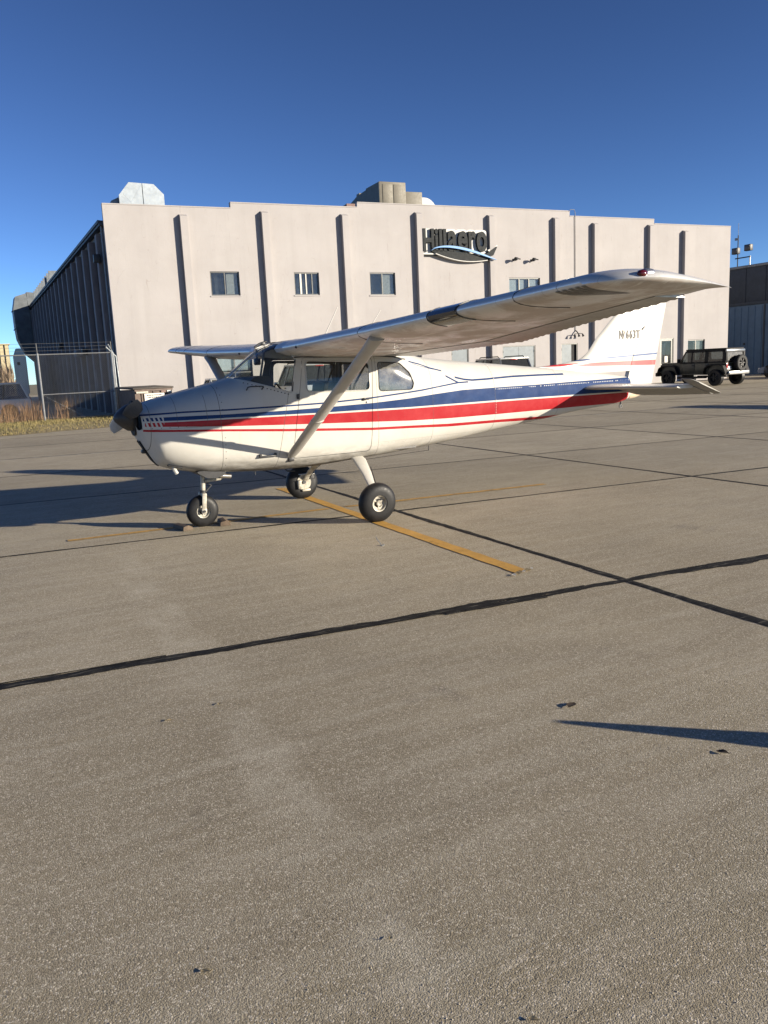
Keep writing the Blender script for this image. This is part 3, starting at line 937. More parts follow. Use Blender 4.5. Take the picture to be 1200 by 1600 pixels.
# ------------------------------------------------------------------ wings
def naca(x, up, t=.12, m=.02, p=.4):
    yt = 5*t*(.2969*math.sqrt(x)-.126*x-.3516*x*x+.2843*x**3-.1015*x**4)
    yc = m/p**2*(2*p*x-x*x) if x < p else m/(1-p)**2*(1-2*p+2*p*x-x*x)
    return yc+yt if up else yc-yt
def camber(x, m=.02, p=.4): return m/p**2*(2*p*x-x*x) if x < p else m/(1-p)**2*(1-2*p+2*p*x-x*x)
WST = [(.40, .70, 1.66, 1.925, 4.3), (2.55, .70, 1.66, 1.985, 4.0), (5.15, .825, 1.06, 2.11, 1.8), (5.6, .85, .96, 2.125, 1.7)]
def wst(y):
    for a, b_ in zip(WST[:-1], WST[1:]):
        if y <= b_[0]:
            f = (y-a[0])/(b_[0]-a[0])
            return [a[k]*(1-f)+b_[k]*f for k in range(1, 5)]
    return list(WST[-1][1:])
def wp(y, xc, zc, s):
    xl, c, zl, inc = wst(y)
    a = R(inc)
    return Vector((xl+c*(xc*math.cos(a)+zc*math.sin(a)), s*y, zl+c*(zc*math.cos(a)-xc*math.sin(a))))
def frac(n, lo, hi):
    return [lo+(hi-lo)*(1-math.cos(math.pi*.5*k/n))**1.0 if lo == 0 else lo+(hi-lo)*k/n for k in range(n+1)]
def wring(y, s, x0, x1, n=16):
    xs_ = frac(n, x0, x1)
    up = [wp(y, x, naca(x, True), s) for x in reversed(xs_)]
    lo = [wp(y, x, naca(x, False), s) for x in (xs_[1:] if x0 == 0 else xs_)]
    return up+lo
def make_wing(s):
    w_ = MB()
    ys = list(np.linspace(.40, 2.55, 12))+list(np.linspace(2.75, 4.96, 12))
    w_.grid([wring(y, s, 0, .745) for y in ys], True, True, True)
    # outer bay and rounded tip
    ring = lambda y: wring(y, s, 0, 1.0, 18)
    rings = [ring(4.965), ring(5.06), ring(5.15)]
    base_x = frac(18, 0, 1.0)
    order = list(reversed(base_x))+base_x[1:]
    ups = [True]*19+[False]*18
    for k in range(1, 9):
        a = R(90*k/8)
        rr = []
        for xc, u in zip(order, ups):
            D = .34*(math.sqrt(max(0, 1-((.3-xc)/.3)**2))*.9+.1) if xc < .3 else .34-.14*(xc-.3)/.7
            zc = naca(xc, u); zm = camber(xc)-.012
            rr.append(wp(5.15, xc, zm+(zc-zm)*math.cos(a), s)+Vector((0, s*D*math.sin(a), 0)))
        rings.append(rr)
    w_.grid(rings, True, True, True)
    wing = w_.build('wing', M_WING, plane, 40)
    def surface(name, y0, y1, x0, droop, n):
        b = MB()
        rr = []
        for k in range(n+1):
            y = y0+(y1-y0)*k/n
            corr = .0035*(1 if k % 2 else -1)
            pts = wring(y, s, x0, 1.0, 6)
            piv = wp(y, x0, 0, s)
            out = []
            for q, p_ in enumerate(pts):
                dx = p_.x-piv.x
                t_ = min(1, dx/.25)*corr
                out.append(Vector((p_.x, p_.y, p_.z-dx*math.tan(R(droop))+t_-(.004 if q > 6 else 0))))
            rr.append(out)
        b.grid(rr, True, True, True)
        return b.build(name, M_FLAP, wing, 25)
    surface('flap', .56, 2.56, .757, 1.5, 40)
    surface('aileron', 2.60, 4.945, .757, 2.5, 46)
    # landing light window in the leading edge, only the port wing has one
    if s < 0:
        b = MB()
        pat = [(.085, True), (.05, True), (.025, True), (.008, True), (0, True), (.008, False), (.025, False), (.055, False), (.09, False), (.13, False)]
        rr = []
        for y in np.linspace(3.55, 3.90, 5):
            rr.append([wp(y, x, naca(x, u)*1.03, s)+Vector((-.004, 0, .003 if u else -.003)) for x, u in pat])
        b.grid(rr, False)
        o = b.build('landing_light', M_LLIGHT, wing)
        for y in (3.535, 3.915):
            b = MB(); b.tube([wp(y, x, naca(x, u)*1.02, s)+Vector((-.003, 0, .002 if u else -.002)) for x, u in pat], .005, 6)
            b.build('light_rim', M_STRIP, wing)
        # dark reflection under the outer leading edge, laid on as curved strips
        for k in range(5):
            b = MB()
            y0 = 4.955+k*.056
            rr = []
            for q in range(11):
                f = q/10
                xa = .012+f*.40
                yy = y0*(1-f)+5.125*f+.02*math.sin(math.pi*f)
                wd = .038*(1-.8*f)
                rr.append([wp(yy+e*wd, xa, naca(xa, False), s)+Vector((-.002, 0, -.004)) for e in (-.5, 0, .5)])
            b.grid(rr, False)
            b.build('reflection_strip', M_STRIP, wing)
    lens = M_REDLENS if s < 0 else M_GREENLENS
    c = Vector((1.03, s*5.452, 2.128))
    b = MB(); b.lathe([(-.035, .001), (-.03, .011), (-.02, .019), (0, .023), (.02, .02), (.03, .011), (.034, .001)], c, (1, 0, -.03), 16); b.build('navigation_light', lens, wing)
    b = MB(); b.box(c+Vector((.055, s*-.02, 0)), (.09, .07, .06), .025, seg=3); b.build('light_housing', M_CHROME, wing)
    # tie-down ring, vent tube, rib cover plates
    b = MB(); b.tube([wp(.95, .012, -.005, s)+Vector((-.01, 0, .0)), wp(.95, .012, -.005, s)+Vector((-.02, s*.0, -.02))], .012); b.build('cabin_air_vent', M_DKMETAL, wing)
    for y in (2.42, 3.9, 4.55):
        b = MB()
        b.tube([wp(y, x, naca(x, u)*1.0, s)+Vector((-.001, 0, .001 if u else -.001)) for x, u in [(.22, True), (.12, True), (.05, True), (.012, True), (0, True), (.012, False), (.05, False), (.12, False), (.25, False), (.4, False)]], .0035, 5)
        b.build('skin_joint', M_DKMETAL, wing)
    # root fairing
    b = MB()
    rr = []
    for y, k in ((.36, 1.12), (.44, 1.09), (.50, 1.045), (.56, 1.004)):
        rr.append([p_+Vector((-.02*(k-1)*8, 0, 0)) for p_ in [wp(y, x, naca(x, u)*k, s) for x, u in [(.5, True), (.3, True), (.15, True), (.06, True), (.015, True), (0, True), (.015, False), (.06, False), (.15, False), (.35, False), (.6, False), (.9, False)]]])
    b.grid(rr, False)
    b.build('root_fairing', M_WING, wing)
    # strut
    b = MB()
    p0, p1 = Vector((.745, s*.495, .745)), Vector((.80, s*2.60, 1.925))
    d = (p1-p0).normalized()
    cx = Vector((1, 0, 0)); cx = (cx-d*cx.dot(d)).normalized(); cy = d.cross(cx)
    rr = []
    for f, ch, th in ((0, .05, .018), (.03, .062, .024), (.08, .068, .027), (.5, .07, .028), (.93, .072, .028), (1.0, .085, .03)):
        c = p0.lerp(p1, f)
        rr.append([c+cx*ch*math.cos(q)+cy*th*math.sin(q)*(1-.25*math.cos(q)) for q in [2*math.pi*k/20 for k in range(20)]])
    b.grid(rr, True, True, True)
    st = b.build('wing_strut', M_STRUT, plane)
    for f in (.36,):
        b = MB(); c = p0.lerp(p1, f)
        b.grid([[c+d*h+cx*.0735*math.cos(q)+cy*.031*math.sin(q) for q in [2*math.pi*k/20 for k in range(20)]] for h in (-.012, .012)], True, True, True)
        b.build('strut_band', M_STRUT, st)
    b = MB(); b.lathe([(0, .001), (0, .018), (.006, .016), (.007, .001)], p0.lerp(p1, .955)+Vector((.02, s*-.02, -.02))+cy*(-.03*s if False else 0)+Vector((0, s*.0, 0)), (0, -1, -.6), 12); b.build('strut_bolt', M_CHROME, st)
    b = MB(); b.box(p0+Vector((0, s*-.02, -.03)), (.07, .06, .05), .012); b.build('strut_fitting', M_DKMETAL, st)
    return wing
M_LLIGHT = simple('landing_light_cover', (.018, .02, .024), .08, 0, .2, 5, coat=1)
M_STRIP = simple('reflection_strip', (.055, .056, .055), .35, 0, .2, 9)  # dark reflection tone of the tip strips, also used on the light rims
M_ELEV = simple('elevator_shaded', (.27, .26, .235), .5, 0, .1, 9, dirt=.2)  # tail white darkened, its underside shade put into the colour
M_GREENLENS = simple('green_lens', (.01, .12, .06), .12, 0, .05, 10, coat=.6)
wing_p = make_wing(-1)
wing_s = make_wing(1)

# ------------------------------------------------------------------ tail
def interp(P, v):
    return float(np.interp(v, [p[0] for p in P], [p[1] for p in P]))
FIN_LE = [(1.46, 4.3), (1.575, 4.50), (1.60, 4.92), (1.65, 5.29), (1.70, 5.39), (1.77, 5.47), (1.93, 5.60), (2.52, 6.25), (2.62, 6.37), (2.68, 6.48), (2.70, 6.60)]
HINGE = [(1.2, 6.115), (1.246, 6.135), (1.662, 6.267), (2.291, 6.60), (2.70, 6.84)]
RUD_TE = [(1.10, 6.50), (1.17, 6.64), (1.22, 6.665), (2.352, 6.935), (2.62, 6.99), (2.70, 6.93)]
def fin_ring(z, x0, x1, th, blunt):
    out = []
    c = x1-x0
    prof = []
    for k in range(13):
        f = (1-math.cos(math.pi*k/12))/2
        if blunt: y = th*min(1, math.sqrt(f)*1.9)*(1 if f < .5 else 1-.15*(f-.5))
        else: y = th*(1-f)**.9
        prof.append((x0+c*f, y))
    return [(x, -y-.0015, z) for x, y in prof]+[(x, y+.0015, z) for x, y in reversed(prof)]
b = MB()
zs = [1.46, 1.53, 1.575, 1.588, 1.6, 1.62, 1.65, 1.68, 1.72, 1.77, 1.85, 1.93, 2.05, 2.2, 2.35, 2.52, 2.60, 2.65, 2.68, 2.70]
b.grid([fin_ring(z, interp(FIN_LE, z), interp(HINGE, z)-.006, .045*(1-.45*(z-1.5)/1.2)*(.3 if z > 2.69 else 1), True) for z in zs], True, True, True)
fin = b.build('fin', M_FIN, plane)
b = MB()
zs = [1.10, 1.13, 1.17, 1.22, 1.35, 1.5, 1.7, 1.95, 2.2, 2.4, 2.55, 2.62, 2.67, 2.70]
b.grid([fin_ring(z, interp(HINGE, max(z, 1.2))+.006, interp(RUD_TE, z), .036*(1-.45*(z-1.5)/1.2)*(.3 if z > 2.69 else 1), False) for z in zs], True, True, True)
rud = b.build('rudder', M_FIN, plane)
b = MB(); b.tube([(6.44, -.035, 2.04), (6.49, -.032, 2.075)], .012, 6); b.build('hinge', M_DKMETAL, rud)
b = MB(); b.tube([(6.15, -.05, 1.27), (6.17, -.045, 1.33)], .014, 6); b.build('hinge', M_DKMETAL, rud)
b = MB(); b.grid([[(x, r_*math.cos(q)*.75, 1.135+dz+r_*math.sin(q)) for q in [2*math.pi*k/14 for k in range(14)]] for x, r_, dz in ((6.2, .085, 0), (6.34, .08, .01), (6.46, .06, .025), (6.54, .03, .04), (6.56, .004, .045))], True, True, True)
b.build('tail_fairing', M_BEIGE, plane)
b = MB(); b.tube([(6.07, 0, 1.03), (6.07, 0, .985)], .012); b.lathe([(-.008, .012), (-.008, .028), (.008, .028), (.008, .012)], (6.07, 0, .96), (0, 1, 0), 14); b.build('tail_tie_ring', M_DKMETAL, plane)

def text_mesh(txt, size, ext, name, m, parent, mat4, offset=0, sx=1.0, bold=0):
    cu = bpy.data.curves.new(name, 'FONT')
    cu.body = txt; cu.size = size; cu.extrude = ext; cu.offset = offset
    cu.resolution_u = 4
    o = bpy.data.objects.new(name, cu)
    COL.objects.link(o)
    bpy.context.view_layer.update()
    me = bpy.data.meshes.new_from_object(o.evaluated_get(bpy.context.evaluated_depsgraph_get()))
    bpy.data.objects.remove(o)
    me.transform(Matrix.Diagonal((sx, 1, 1, 1)))
    me.transform(mat4)
    me.materials.clear()
    return link_mesh(name, me, m, parent)
def side_matrix(x, y, z): return Matrix(((1, 0, 0, x), (0, 0, -1, y), (0, 1, 0, z), (0, 0, 0, 1)))
xx = 6.00
for ch_, mm in zip('N7663T', (M_LETTER, M_LETTER2, M_LETTER, M_LETTER, M_LETTER, M_LETTER)):
    text_mesh(ch_, .168, .0006, 'registration_letter', mm, fin, side_matrix(xx, -.0445, 1.918), .004, .60)
    xx += .067
def stab(s):
    b = MB()
    def sring(y):
        f = (y-.06)/(1.56-.06)
        le = 5.22+.30*f; te = 5.84-.03*f
        out = []
        th = .034*(1-.35*f)
        for k in range(11):
            q = (1-math.cos(math.pi*k/10))/2
            out.append((le+(te-le)*q, s*y, 1.262+th*min(1, math.sqrt(q)*1.8)))
        lo = [(x, yy, 2*1.262-z) for x, yy, z in reversed(out)]
        return out+lo
    b.grid([sring(y) for y in (.06, .4, .8, 1.2, 1.5, 1.555)], True, True, True)
    o = b.build('tailplane', M_WHITE, plane)
    # elevator, hanging tail-down, with its horn balance raised at the tip
    b = MB()
    dr = R(21)
    def ering(y, x0, x1, th):
        out = []
        for k in range(9):
            q = k/8
            x = x0+(x1-x0)*q
            t_ = th*((1-q)**.8 if x0 > 5.8 else min(1, math.sqrt(q)*2)*(1-q)**.7)
            out.append((x, t_+.002))
        hx, hz = 5.855, 1.262
        def rot(x, z): return (hx+(x-hx)*math.cos(dr)+(z)*math.sin(dr), s*y, hz-(x-hx)*math.sin(dr)+z*math.cos(dr))
        return [rot(x, z) for x, z in out]+[rot(x, -z) for x, z in reversed(out)]
    b.grid([ering(y, 5.86-.03*(y-.1)/1.45, xt, .026) for y, xt in ((.10, 6.17), (.16, 6.25), (.3, 6.27), (.8, 6.25), (1.3, 6.21), (1.555, 6.185))], True, True, True)
    b.grid([ering(y, x0, xt, .026*k) for y, x0, xt, k in ((1.57, 5.56, 6.183, 1), (1.66, 5.58, 6.17, .95), (1.70, 5.62, 6.15, .7), (1.72, 5.70, 6.12, .3))], True, True, True)
    b.build('elevator', M_ELEV, plane)
    return o
stab(-1); stab(1)

# ------------------------------------------------------------------ undercarriage
def wheel(parent, c, r, w_, rim, face=-1, hub=M_GREASY, lean=0):
    o = bpy.data.objects.new('wheel', None)
    COL.objects.link(o)
    o.parent = parent
    o.location = c
    o.rotation_euler = (lean, 0, 0)
    b = MB()
    prof = []
    for k in range(25):
        a = math.pi*(k/24)
        prof.append((-w_*math.cos(a)*(1.0 if True else 1), rim+(r-rim)*math.sin(a)**.62))
    b.lathe([(-w_*.72, rim*.97)]+prof+[(w_*.72, rim*.97)], (0, 0, 0), (0, 1, 0), 40)
    # flat spot where the tyre carries the load
    for v in b.bm.verts:
        if v.co.z < -r*.972: v.co.z = -r*.972
    b.build('tyre', M_RUBBER, o, 40)
    b = MB()
    for s in (-1, 1):
        b.lathe([(s*w_*.74, rim*1.03), (s*w_*.86, rim*1.0), (s*w_*.80, rim*.86), (s*w_*.45, rim*.80), (s*w_*.42, rim*.55)], (0, 0, 0), (0, 1, 0), 32)
    b.build('rim', hub, o)
    b = MB()
    b.lathe([(-w_*.40, rim*.8), (w_*.40, rim*.8)], (0, 0, 0), (0, 1, 0), 24)
    b.lathe([(-w_*.38, .001), (-w_*.38, rim*.8)], (0, 0, 0), (0, 1, 0), 24)
    b.lathe([(w_*.38, .001), (w_*.38, rim*.8)], (0, 0, 0), (0, 1, 0), 24)
    b.build('wheel_disc', M_DARK, o)
    b = MB()
    for s in (-1, 1):
        b.lathe([(s*w_*.2, rim*.34), (s*w_*.72, rim*.34), (s*w_*.76, rim*.28), (s*w_*.70, .001)], (0, 0, 0), (0, 1, 0), 20)
        for k in range(3):
            a = 2*math.pi*k/3+.5
            p_ = Vector((math.cos(a)*rim*.55, s*w_*.42, math.sin(a)*rim*.55))
            b.box(p_, (rim*.5, w_*.12, rim*.2), .003, rot=Matrix.Rotation(-a, 3, 'Y'))
    b.build('hub', hub, o)
    return o
for s in (-1, 1):
    b = MB()
    P = [(1.605, .36, .655, .085, .02), (1.60, .46, .625, .083, .02), (1.565, .70, .50, .062, .018), (1.53, .88, .385, .045, .016), (1.50, 1.0, .275, .034, .015), (1.495, 1.03, .235, .034, .015)]
    rr = []
    for x, y, z, ch_, th in P:
        nrm = Vector((0, .5, .86))
        rr.append([Vector((x, s*y, z))+Vector((ch_*math.cos(q), s*th*math.sin(q)*.55, th*math.sin(q)*.85)) for q in [2*math.pi*k/16 for k in range(16)]])
    b.grid(rr, True, True, True)
    leg = b.build('gear_leg', M_WHITE if s < 0 else M_GREASY, plane)
    b = MB(); b.box((1.505, s*.975, .335), (.20, .085, .014), .004); b.build('step_plate', M_WHITE, leg)
    b = MB(); b.tube([(1.66, s*.62, .55), (1.58, s*.9, .38), (1.55, s*1.0, .26)], .006); b.build('brake_line', M_DKMETAL, leg)
    wh = wheel(plane, (1.48, s*1.10, .216), .222, .075, .092, -1, M_GREASY, s*R(-3))
    b = MB(); b.tube([(1.48, s*1.0, .225), (1.48, s*1.13, .22)], .022, 12); b.build('axle', M_DKMETAL, leg)
    b = MB()
    b.box((1.41, s*1.005, .20), (.05, .05, .12), .015)
    b.box((1.50, s*1.01, .12), (.12, .04, .035), .012)
    b.lathe([(-.012, .02), (-.012, .10), (.004, .10), (.004, .02)], (1.48, s*1.03, .22), (0, 1, 0), 24)
    b.build('brake_caliper', M_GREASY, leg)
ng = empty('nose_gear'); ng.parent = plane
ax = Vector((-.17, 0, .19))
b = MB(); b.tube([(-.13, 0, .70), (-.145, 0, .40)], .028, 14); b.build('oleo_strut', M_GREASY, ng)
b = MB(); b.tube([(-.145, 0, .41), (-.152, 0, .345)], .036, 14); b.build('oleo_collar', M_DKMETAL, ng)
b = MB(); b.tube([(-.12, 0, .56), (-.12, 0, .62)], .038, 14); b.build('oleo_collar', M_GREASY, ng)
b = MB()
for s in (-1, 1):
    b.box((-.163, s*.085, .265), (.05, .018, .20), .006, rot=Matrix.Rotation(R(5), 3, 'Y'))
    b.box((-.17, s*.088, .185), (.06, .022, .06), .012)
b.box((-.153, 0, .365), (.055, .185, .04), .012)
b.build('fork', M_GREASY, ng)
b = MB(); b.tube([(-.17, -.11, .185), (-.17, .11, .185)], .014, 10); b.build('axle', M_DKMETAL, ng)
wh = wheel(plane, (-.17, 0, .178), .183, .062, .078, -1, M_GREASY)
b = MB(); b.tube([(-.12, -.03, .515), (.06, -.03, .525)], .02, 12); b.tube([(.05, -.03, .525), (.085, -.03, .53), (.095, -.03, .56), (.07, -.03, .575)], .012, 8); b.build('shimmy_damper', M_GREASY, ng)
b = MB(); b.tube([(-.11, 0, .50), (-.045, 0, .455), (-.12, 0, .385)], .011, 6); b.build('torque_link', M_DKMETAL, ng)
b = MB(); b.tube([(-.10, .06, .66), (.10, .06, .60)], .012, 8); b.build('steering_rod', M_DKMETAL, ng)

# ------------------------------------------------------------------ aerials and odds and ends
for p0, p1 in (((1.43, 0, 2.03), (1.64, 0, 2.40)), ((1.95, .02, 2.00), (2.22, .02, 2.36))):
    b = MB(); b.tube([p0, p1], [.007, .004], 6); b.lathe([(0, .02), (.02, .012), (.03, .006)], p0, (0, 0, 1), 10)
    b.build('aerial', M_WHITE, plane)
b = MB(); b.tube([(2.84, .1, 1.74), (2.85, .1, 1.93)], .004, 6); b.build('aerial', M_WHITE, plane)
b = MB(); b.box((.70, .06, 2.0), (.05, .03, .04), .008); b.tube([(.60, .06, 1.96), (.66, .06, 2.0), (.75, .06, 2.025)], .012, 6); b.build('air_temperature_probe', M_BLACKPL, plane)
b = MB(); b.tube([(2.75, -.1, .675), (2.75, -.1, .61)], .004, 5); b.build('drain_mast', M_BLACKPL, plane)
b = MB(); b.tube([(2.75, -.1, .615), (1.75, -.1, .575)], .003, 5); b.build('wire_aerial', M_BLACKPL, plane)
b = MB(); b.tube([(.8, -.05, .585), (.86, -.05, .53), (.95, -.05, .525)], .008, 6); b.build('drain_pipe', M_DKMETAL, plane)
b = MB(); b.tube([(.38, -.30, .60), (.38, -.30, .555)], .006, 6); b.build('drain_pipe', M_DKMETAL, plane)

# chocks at the nose wheel
for x, y, rz, lab in ((-.41, -.02, R(12), 'weathered wooden wheel chock in front of the nose wheel'), (.055, -.03, R(-8), 'weathered wooden wheel chock behind the nose wheel')):
    b = MB(); b.prism(rounded([(-.06, 0), (.06, 0), (.055, .03), (.012, .055), (-.05, .045)], .012, 3), -.13, .13, 'xz')
    o = b.build('wheel_chock', M_WOOD)
    o.location = (x, y, .0035); o.rotation_euler = (0, 0, rz)
    tag(o, lab, 'wheel chock', 'chocks at the nose wheel')
# ------------------------------------------------------------------ building materials
def stucco():
    m, t, bs = material('painted_stucco')
    p = t.obj()
    c = t.mix(t.mapr(t.noise(p, .5, 5, .6), .35, .65), (.338, .318, .312), (.373, .353, .347))
    st = t.mapr(t.noise(t.mapping(p, (2.2, 2.2, .12)), 1, 5, .65), .50, .72, 0, .22)
    c = t.mix(st, c, (.265, .25, .237))
    pt = t.mapr(t.noise(t.mapping(p, (.5, .5, 1.3)), 1.0, 2, .4, .2), .60, .62, 0, .10)
    c = t.mix(pt, c, (.41, .392, .375))
    ck = t.math('LESS_THAN', t.math('ABSOLUTE', t.math('SUBTRACT', t.noise(t.mapping(p, (1.6, 1, .22)), 1.2, 2, .5, 1.0), .5)), .0016)
    c = t.mix(t.math('MULTIPLY', ck, .35), c, (.22, .19, .17))
    t.put(bs.inputs['Base Color'], c)
    bs.inputs['Roughness'].default_value = .85
    h = t.math('ADD', t.noise(p, 18, 5, .6), t.math('MULTIPLY', t.noise(p, 1.2, 3), 2.0))
    t.put(bs.inputs['Normal'], t.bump(h, .22, .02))
    return m
M_STUCCO = stucco()
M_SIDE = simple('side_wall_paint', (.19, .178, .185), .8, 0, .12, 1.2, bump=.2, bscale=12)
M_FRAME = simple('window_aluminium', (.13, .13, .125), .45, .5, .15, 10)
M_WGLASS = glass('window_glass', (.74, .78, .80), .95, .015, .03)
M_WDARK = simple('room_dark', (.035, .035, .037), .8)
M_BLIND = simple('blind_white', (.62, .61, .57), .8, 0, .1, 6)
M_CURTAIN = simple('curtain_beige', (.45, .42, .36), .9, 0, .2, 10)
M_GDOOR = simple('door_grey_blue', (.155, .185, .205), .5, 0, .1, 4, bump=.1)
M_GALV = simple('galvanised_steel', (.42, .46, .48), .42, .35, .15, 3, bump=.08, bscale=12)
M_GALV2 = simple('galvanised_dull', (.19, .21, .225), .5, .4, .25, 4, bump=.1, bscale=12, dirt=.2)
M_HVAC = simple('hvac_beige', (.155, .14, .108), .6, 0, .12, 5, dirt=.25)
M_HVAC_SHADE = simple('hvac_shaded', (.09, .095, .085), .6, .1, .2, 5, dirt=.2)  # shade of the beige unit put into the colour of hood and left side
M_RUSTBEAM = simple('primer_beam', (.19, .115, .095), .7, 0, .2, 8)
M_SIGNDK = simple('sign_letter_dark', (.016, .019, .021), .65, 0, .1, 6, spec=.2)
M_SIGNWH = simple('sign_edge_white', (.50, .49, .46), .5, 0, .06, 6)
M_SIGNBL = simple('sign_blue', (.10, .27, .56), .35, 0, .1, 6)
M_WHITEP = simple('white_panel', (.55, .53, .48), .5, 0, .08, 3)
M_ROOF = simple('roof_metal', (.20, .20, .20), .6, .2, .15, 2)
M_BLUEH = simple('hangar_blue_sheet', (.085, .15, .25), .55, .1, .12, 2)
M_DARKH = simple('hangar_dark_sheet', (.035, .048, .068), .6, .1, .15, 2)
M_STEEL = simple('galvanised_pipe', (.26, .265, .265), .4, .6, .15, 15)
M_DUCT = simple('duct_dark', (.12, .132, .14), .6, .3, .25, 2)  # darker grey than the galvanised ducts
M_BLK = simple('fixture_black', (.02, .02, .022), .5)
M_LAMPGL = simple('lamp_glass', (.04, .04, .04), .4, 0, .1, 8)

BTH = R(-3.3)
BO = (4.15, 29.0, 0)
bld = empty('hangar_office_building', BO, BTH, 'long pale pinkish two-storey building with dark pilasters behind the airplane', 'building')
# local frame: x along the front, y into the building, z up; front face at y = 0
BL, BH, BD = 36.45, 9.05, 47.0
OPEN = [  # x0, x1, z0, z1, kind
 (4.42, 5.78, 5.25, 6.33, 'slide_dark'), (8.44, 9.70, 5.25, 6.30, 'slide_multi'), (12.37, 13.77, 5.22, 6.31, 'slide'), (20.5, 22.5, 4.80, 6.07, 'triple'),
 (4.42, 6.10, 1.10, 2.49, 'lower'), (16.85, 17.90, .02, 2.45, 'door'), (20.01, 22.14, .02, 2.49, 'double'), (23.88, 25.0, .02, 2.50, 'half'),
 (31.02, 32.08, .02, 2.60, 'glassdoor'), (33.2, 34.56, 1.05, 2.45, 'slide')]
def holed(x0, x1, z0, z1, holes, depth, m, parent, name):
    X = sorted({x0, x1, *[h[0] for h in holes], *[h[1] for h in holes]})
    Z = sorted({z0, z1, *[h[2] for h in holes], *[h[3] for h in holes]})
    b = MB()
    V = {}
    def v(x, y, z):
        k = (round(x, 4), round(y, 4), round(z, 4))
        if k not in V: V[k] = b.bm.verts.new(k)
        return V[k]
    for i in range(len(X)-1):
        for k in range(len(Z)-1):
            cx, cz = (X[i]+X[i+1])/2, (Z[k]+Z[k+1])/2
            if any(h[0] < cx < h[1] and h[2] < cz < h[3] for h in holes): continue
            b.bm.faces.new((v(X[i], 0, Z[k]), v(X[i+1], 0, Z[k]), v(X[i+1], 0, Z[k+1]), v(X[i], 0, Z[k+1])))
    for h in holes:
        q = [(h[0], h[2]), (h[1], h[2]), (h[1], h[3]), (h[0], h[3])]
        for a in range(4):
            p0, p1 = q[a], q[(a+1) % 4]
            b.bm.faces.new([b.bm.verts.new(c) for c in ((p0[0], 0, p0[1]), (p1[0], 0, p1[1]), (p1[0], depth, p1[1]), (p0[0], depth, p0[1]))])
    return b.build(name, m, parent, 20)
wall = holed(0, BL, 0, BH, OPEN, .16, M_STUCCO, bld, 'front_wall')
# stepped parapet
b = MB()
prof = [(0, 9.05), (0, 9.10), (5.61, 9.10), (5.61, 9.35), (11.88, 9.35), (11.88, 9.58), (24.5, 9.58), (24.5, 9.32), (30.46, 9.32), (30.46, 9.08), (BL, 9.08), (BL, 9.05)]
b.prism(prof, 0, .25, 'xz'); b.build('parapet', M_STUCCO, bld, 20)
for (x0, z0), (x1, z1) in (((0, 9.10), (5.61, 9.10)), ((5.61, 9.35), (11.88, 9.35)), ((11.88, 9.58), (24.5, 9.58)), ((24.5, 9.32), (30.46, 9.32)), ((30.46, 9.08), (BL, 9.08))):
    b = MB(); b.b2((x0+.003, -.02, z0+.002), (x1-.003, .28, z0+.05)); b.build('coping', M_STUCCO, bld)
PD = .24
for sx in (3.02, 6.77, 10.76, 14.76, 19.0, 23.14, 25.8, 29.75, 32.4):
    x = sx+.22
    b = MB()
    zt = 8.72 if sx < 4 or sx > 32 else (8.97 if sx < 12 or sx > 24 else 9.18)
    b.prism([(0, 0), (-PD, 0), (-PD, zt-.04), (-.03, zt+.06), (0, zt+.06)], x, x+.32, 'yz')
    b.build('pilaster', M_STUCCO, bld, 20)
def window(x0, x1, z0, z1, kind):
    f = MB()
    y0, y1 = .06, .13
    t_ = .055
    f.b2((x0, y0, z0), (x1, y1, z0+t_)); f.b2((x0, y0, z1-t_), (x1, y1, z1))
    f.b2((x0, y0, z0+t_), (x0+t_, y1, z1-t_)); f.b2((x1-t_, y0, z0+t_), (x1, y1, z1-t_))
    nm = {'triple': 3, 'slide_multi': 4}.get(kind, 2)
    xs_ = [x0+t_+(x1-x0-2*t_)*k/nm for k in range(nm+1)]
    for x in xs_[1:-1]: f.b2((x-.025, y0+.005, z0+t_), (x+.025, y1-.005, z1-t_))
    if kind == 'lower': f.b2((x0+t_, y0+.004, z0+.62), (x1-t_, y1-.004, z0+.68))
    w_ = f.build('window', M_FRAME, bld)
    b = MB(); b.b2((x0-.04, -.035, z0-.05), (x1+.04, .05, z0-.002)); b.build('sill', M_STUCCO, w_)
    for k in range(nm):
        b = MB(); b.b2((xs_[k]+.02, .09, z0+t_), (xs_[k+1]-.02, .098, z1-t_))
        b.build('pane', M_WGLASS, w_)
    # what stands behind the glass
    b = MB(); b.b2((x0+.01, .50, z0+.01), (x1-.01, .55, z1-.01)); b.build('room', M_WDARK, w_)
    b = MB()
    for q in ((x0+.005, x0+.01), (x1-.01, x1-.005)): b.b2((q[0], .165, z0+.01), (q[1], .55, z1-.01))
    b.build('reveal', M_WDARK, w_)
    if kind == 'slide': 
        b = MB(); b.b2((xs_[1], .2, z0+.08), (x1-.06, .21, z1-.06)); b.build('curtain', M_CURTAIN, w_)
    if kind == 'slide_dark':
        b = MB(); b.b2((xs_[1]+.1, .2, z0+.08), (x1-.06, .21, z1-.06)); b.build('curtain', M_CURTAIN, w_)
    if kind == 'slide_multi':
        b = MB(); b.b2((xs_[1]-.05, .055, z0+.05), (xs_[1]+.04, .075, z1-.05)); b.b2((xs_[2]-.05, .055, z0+.05), (xs_[2], .075, z1-.05)); b.build('open_sash', M_WHITEP, w_)
    if kind == 'triple':
        for k in (0, 1, 2):
            b = MB(); b.b2((xs_[k]+.03, .17, z0+.3*(k == 1)+.05), (xs_[k+1]-.05-.22*(k == 1), .18, z1-.07)); b.build('blind', M_BLIND, w_)
    if kind == 'lower':
        b = MB(); b.b2((x0+.06, .17, z0+.75), (x1-.06, .18, z1-.07)); b.build('blind', M_BLIND, w_)
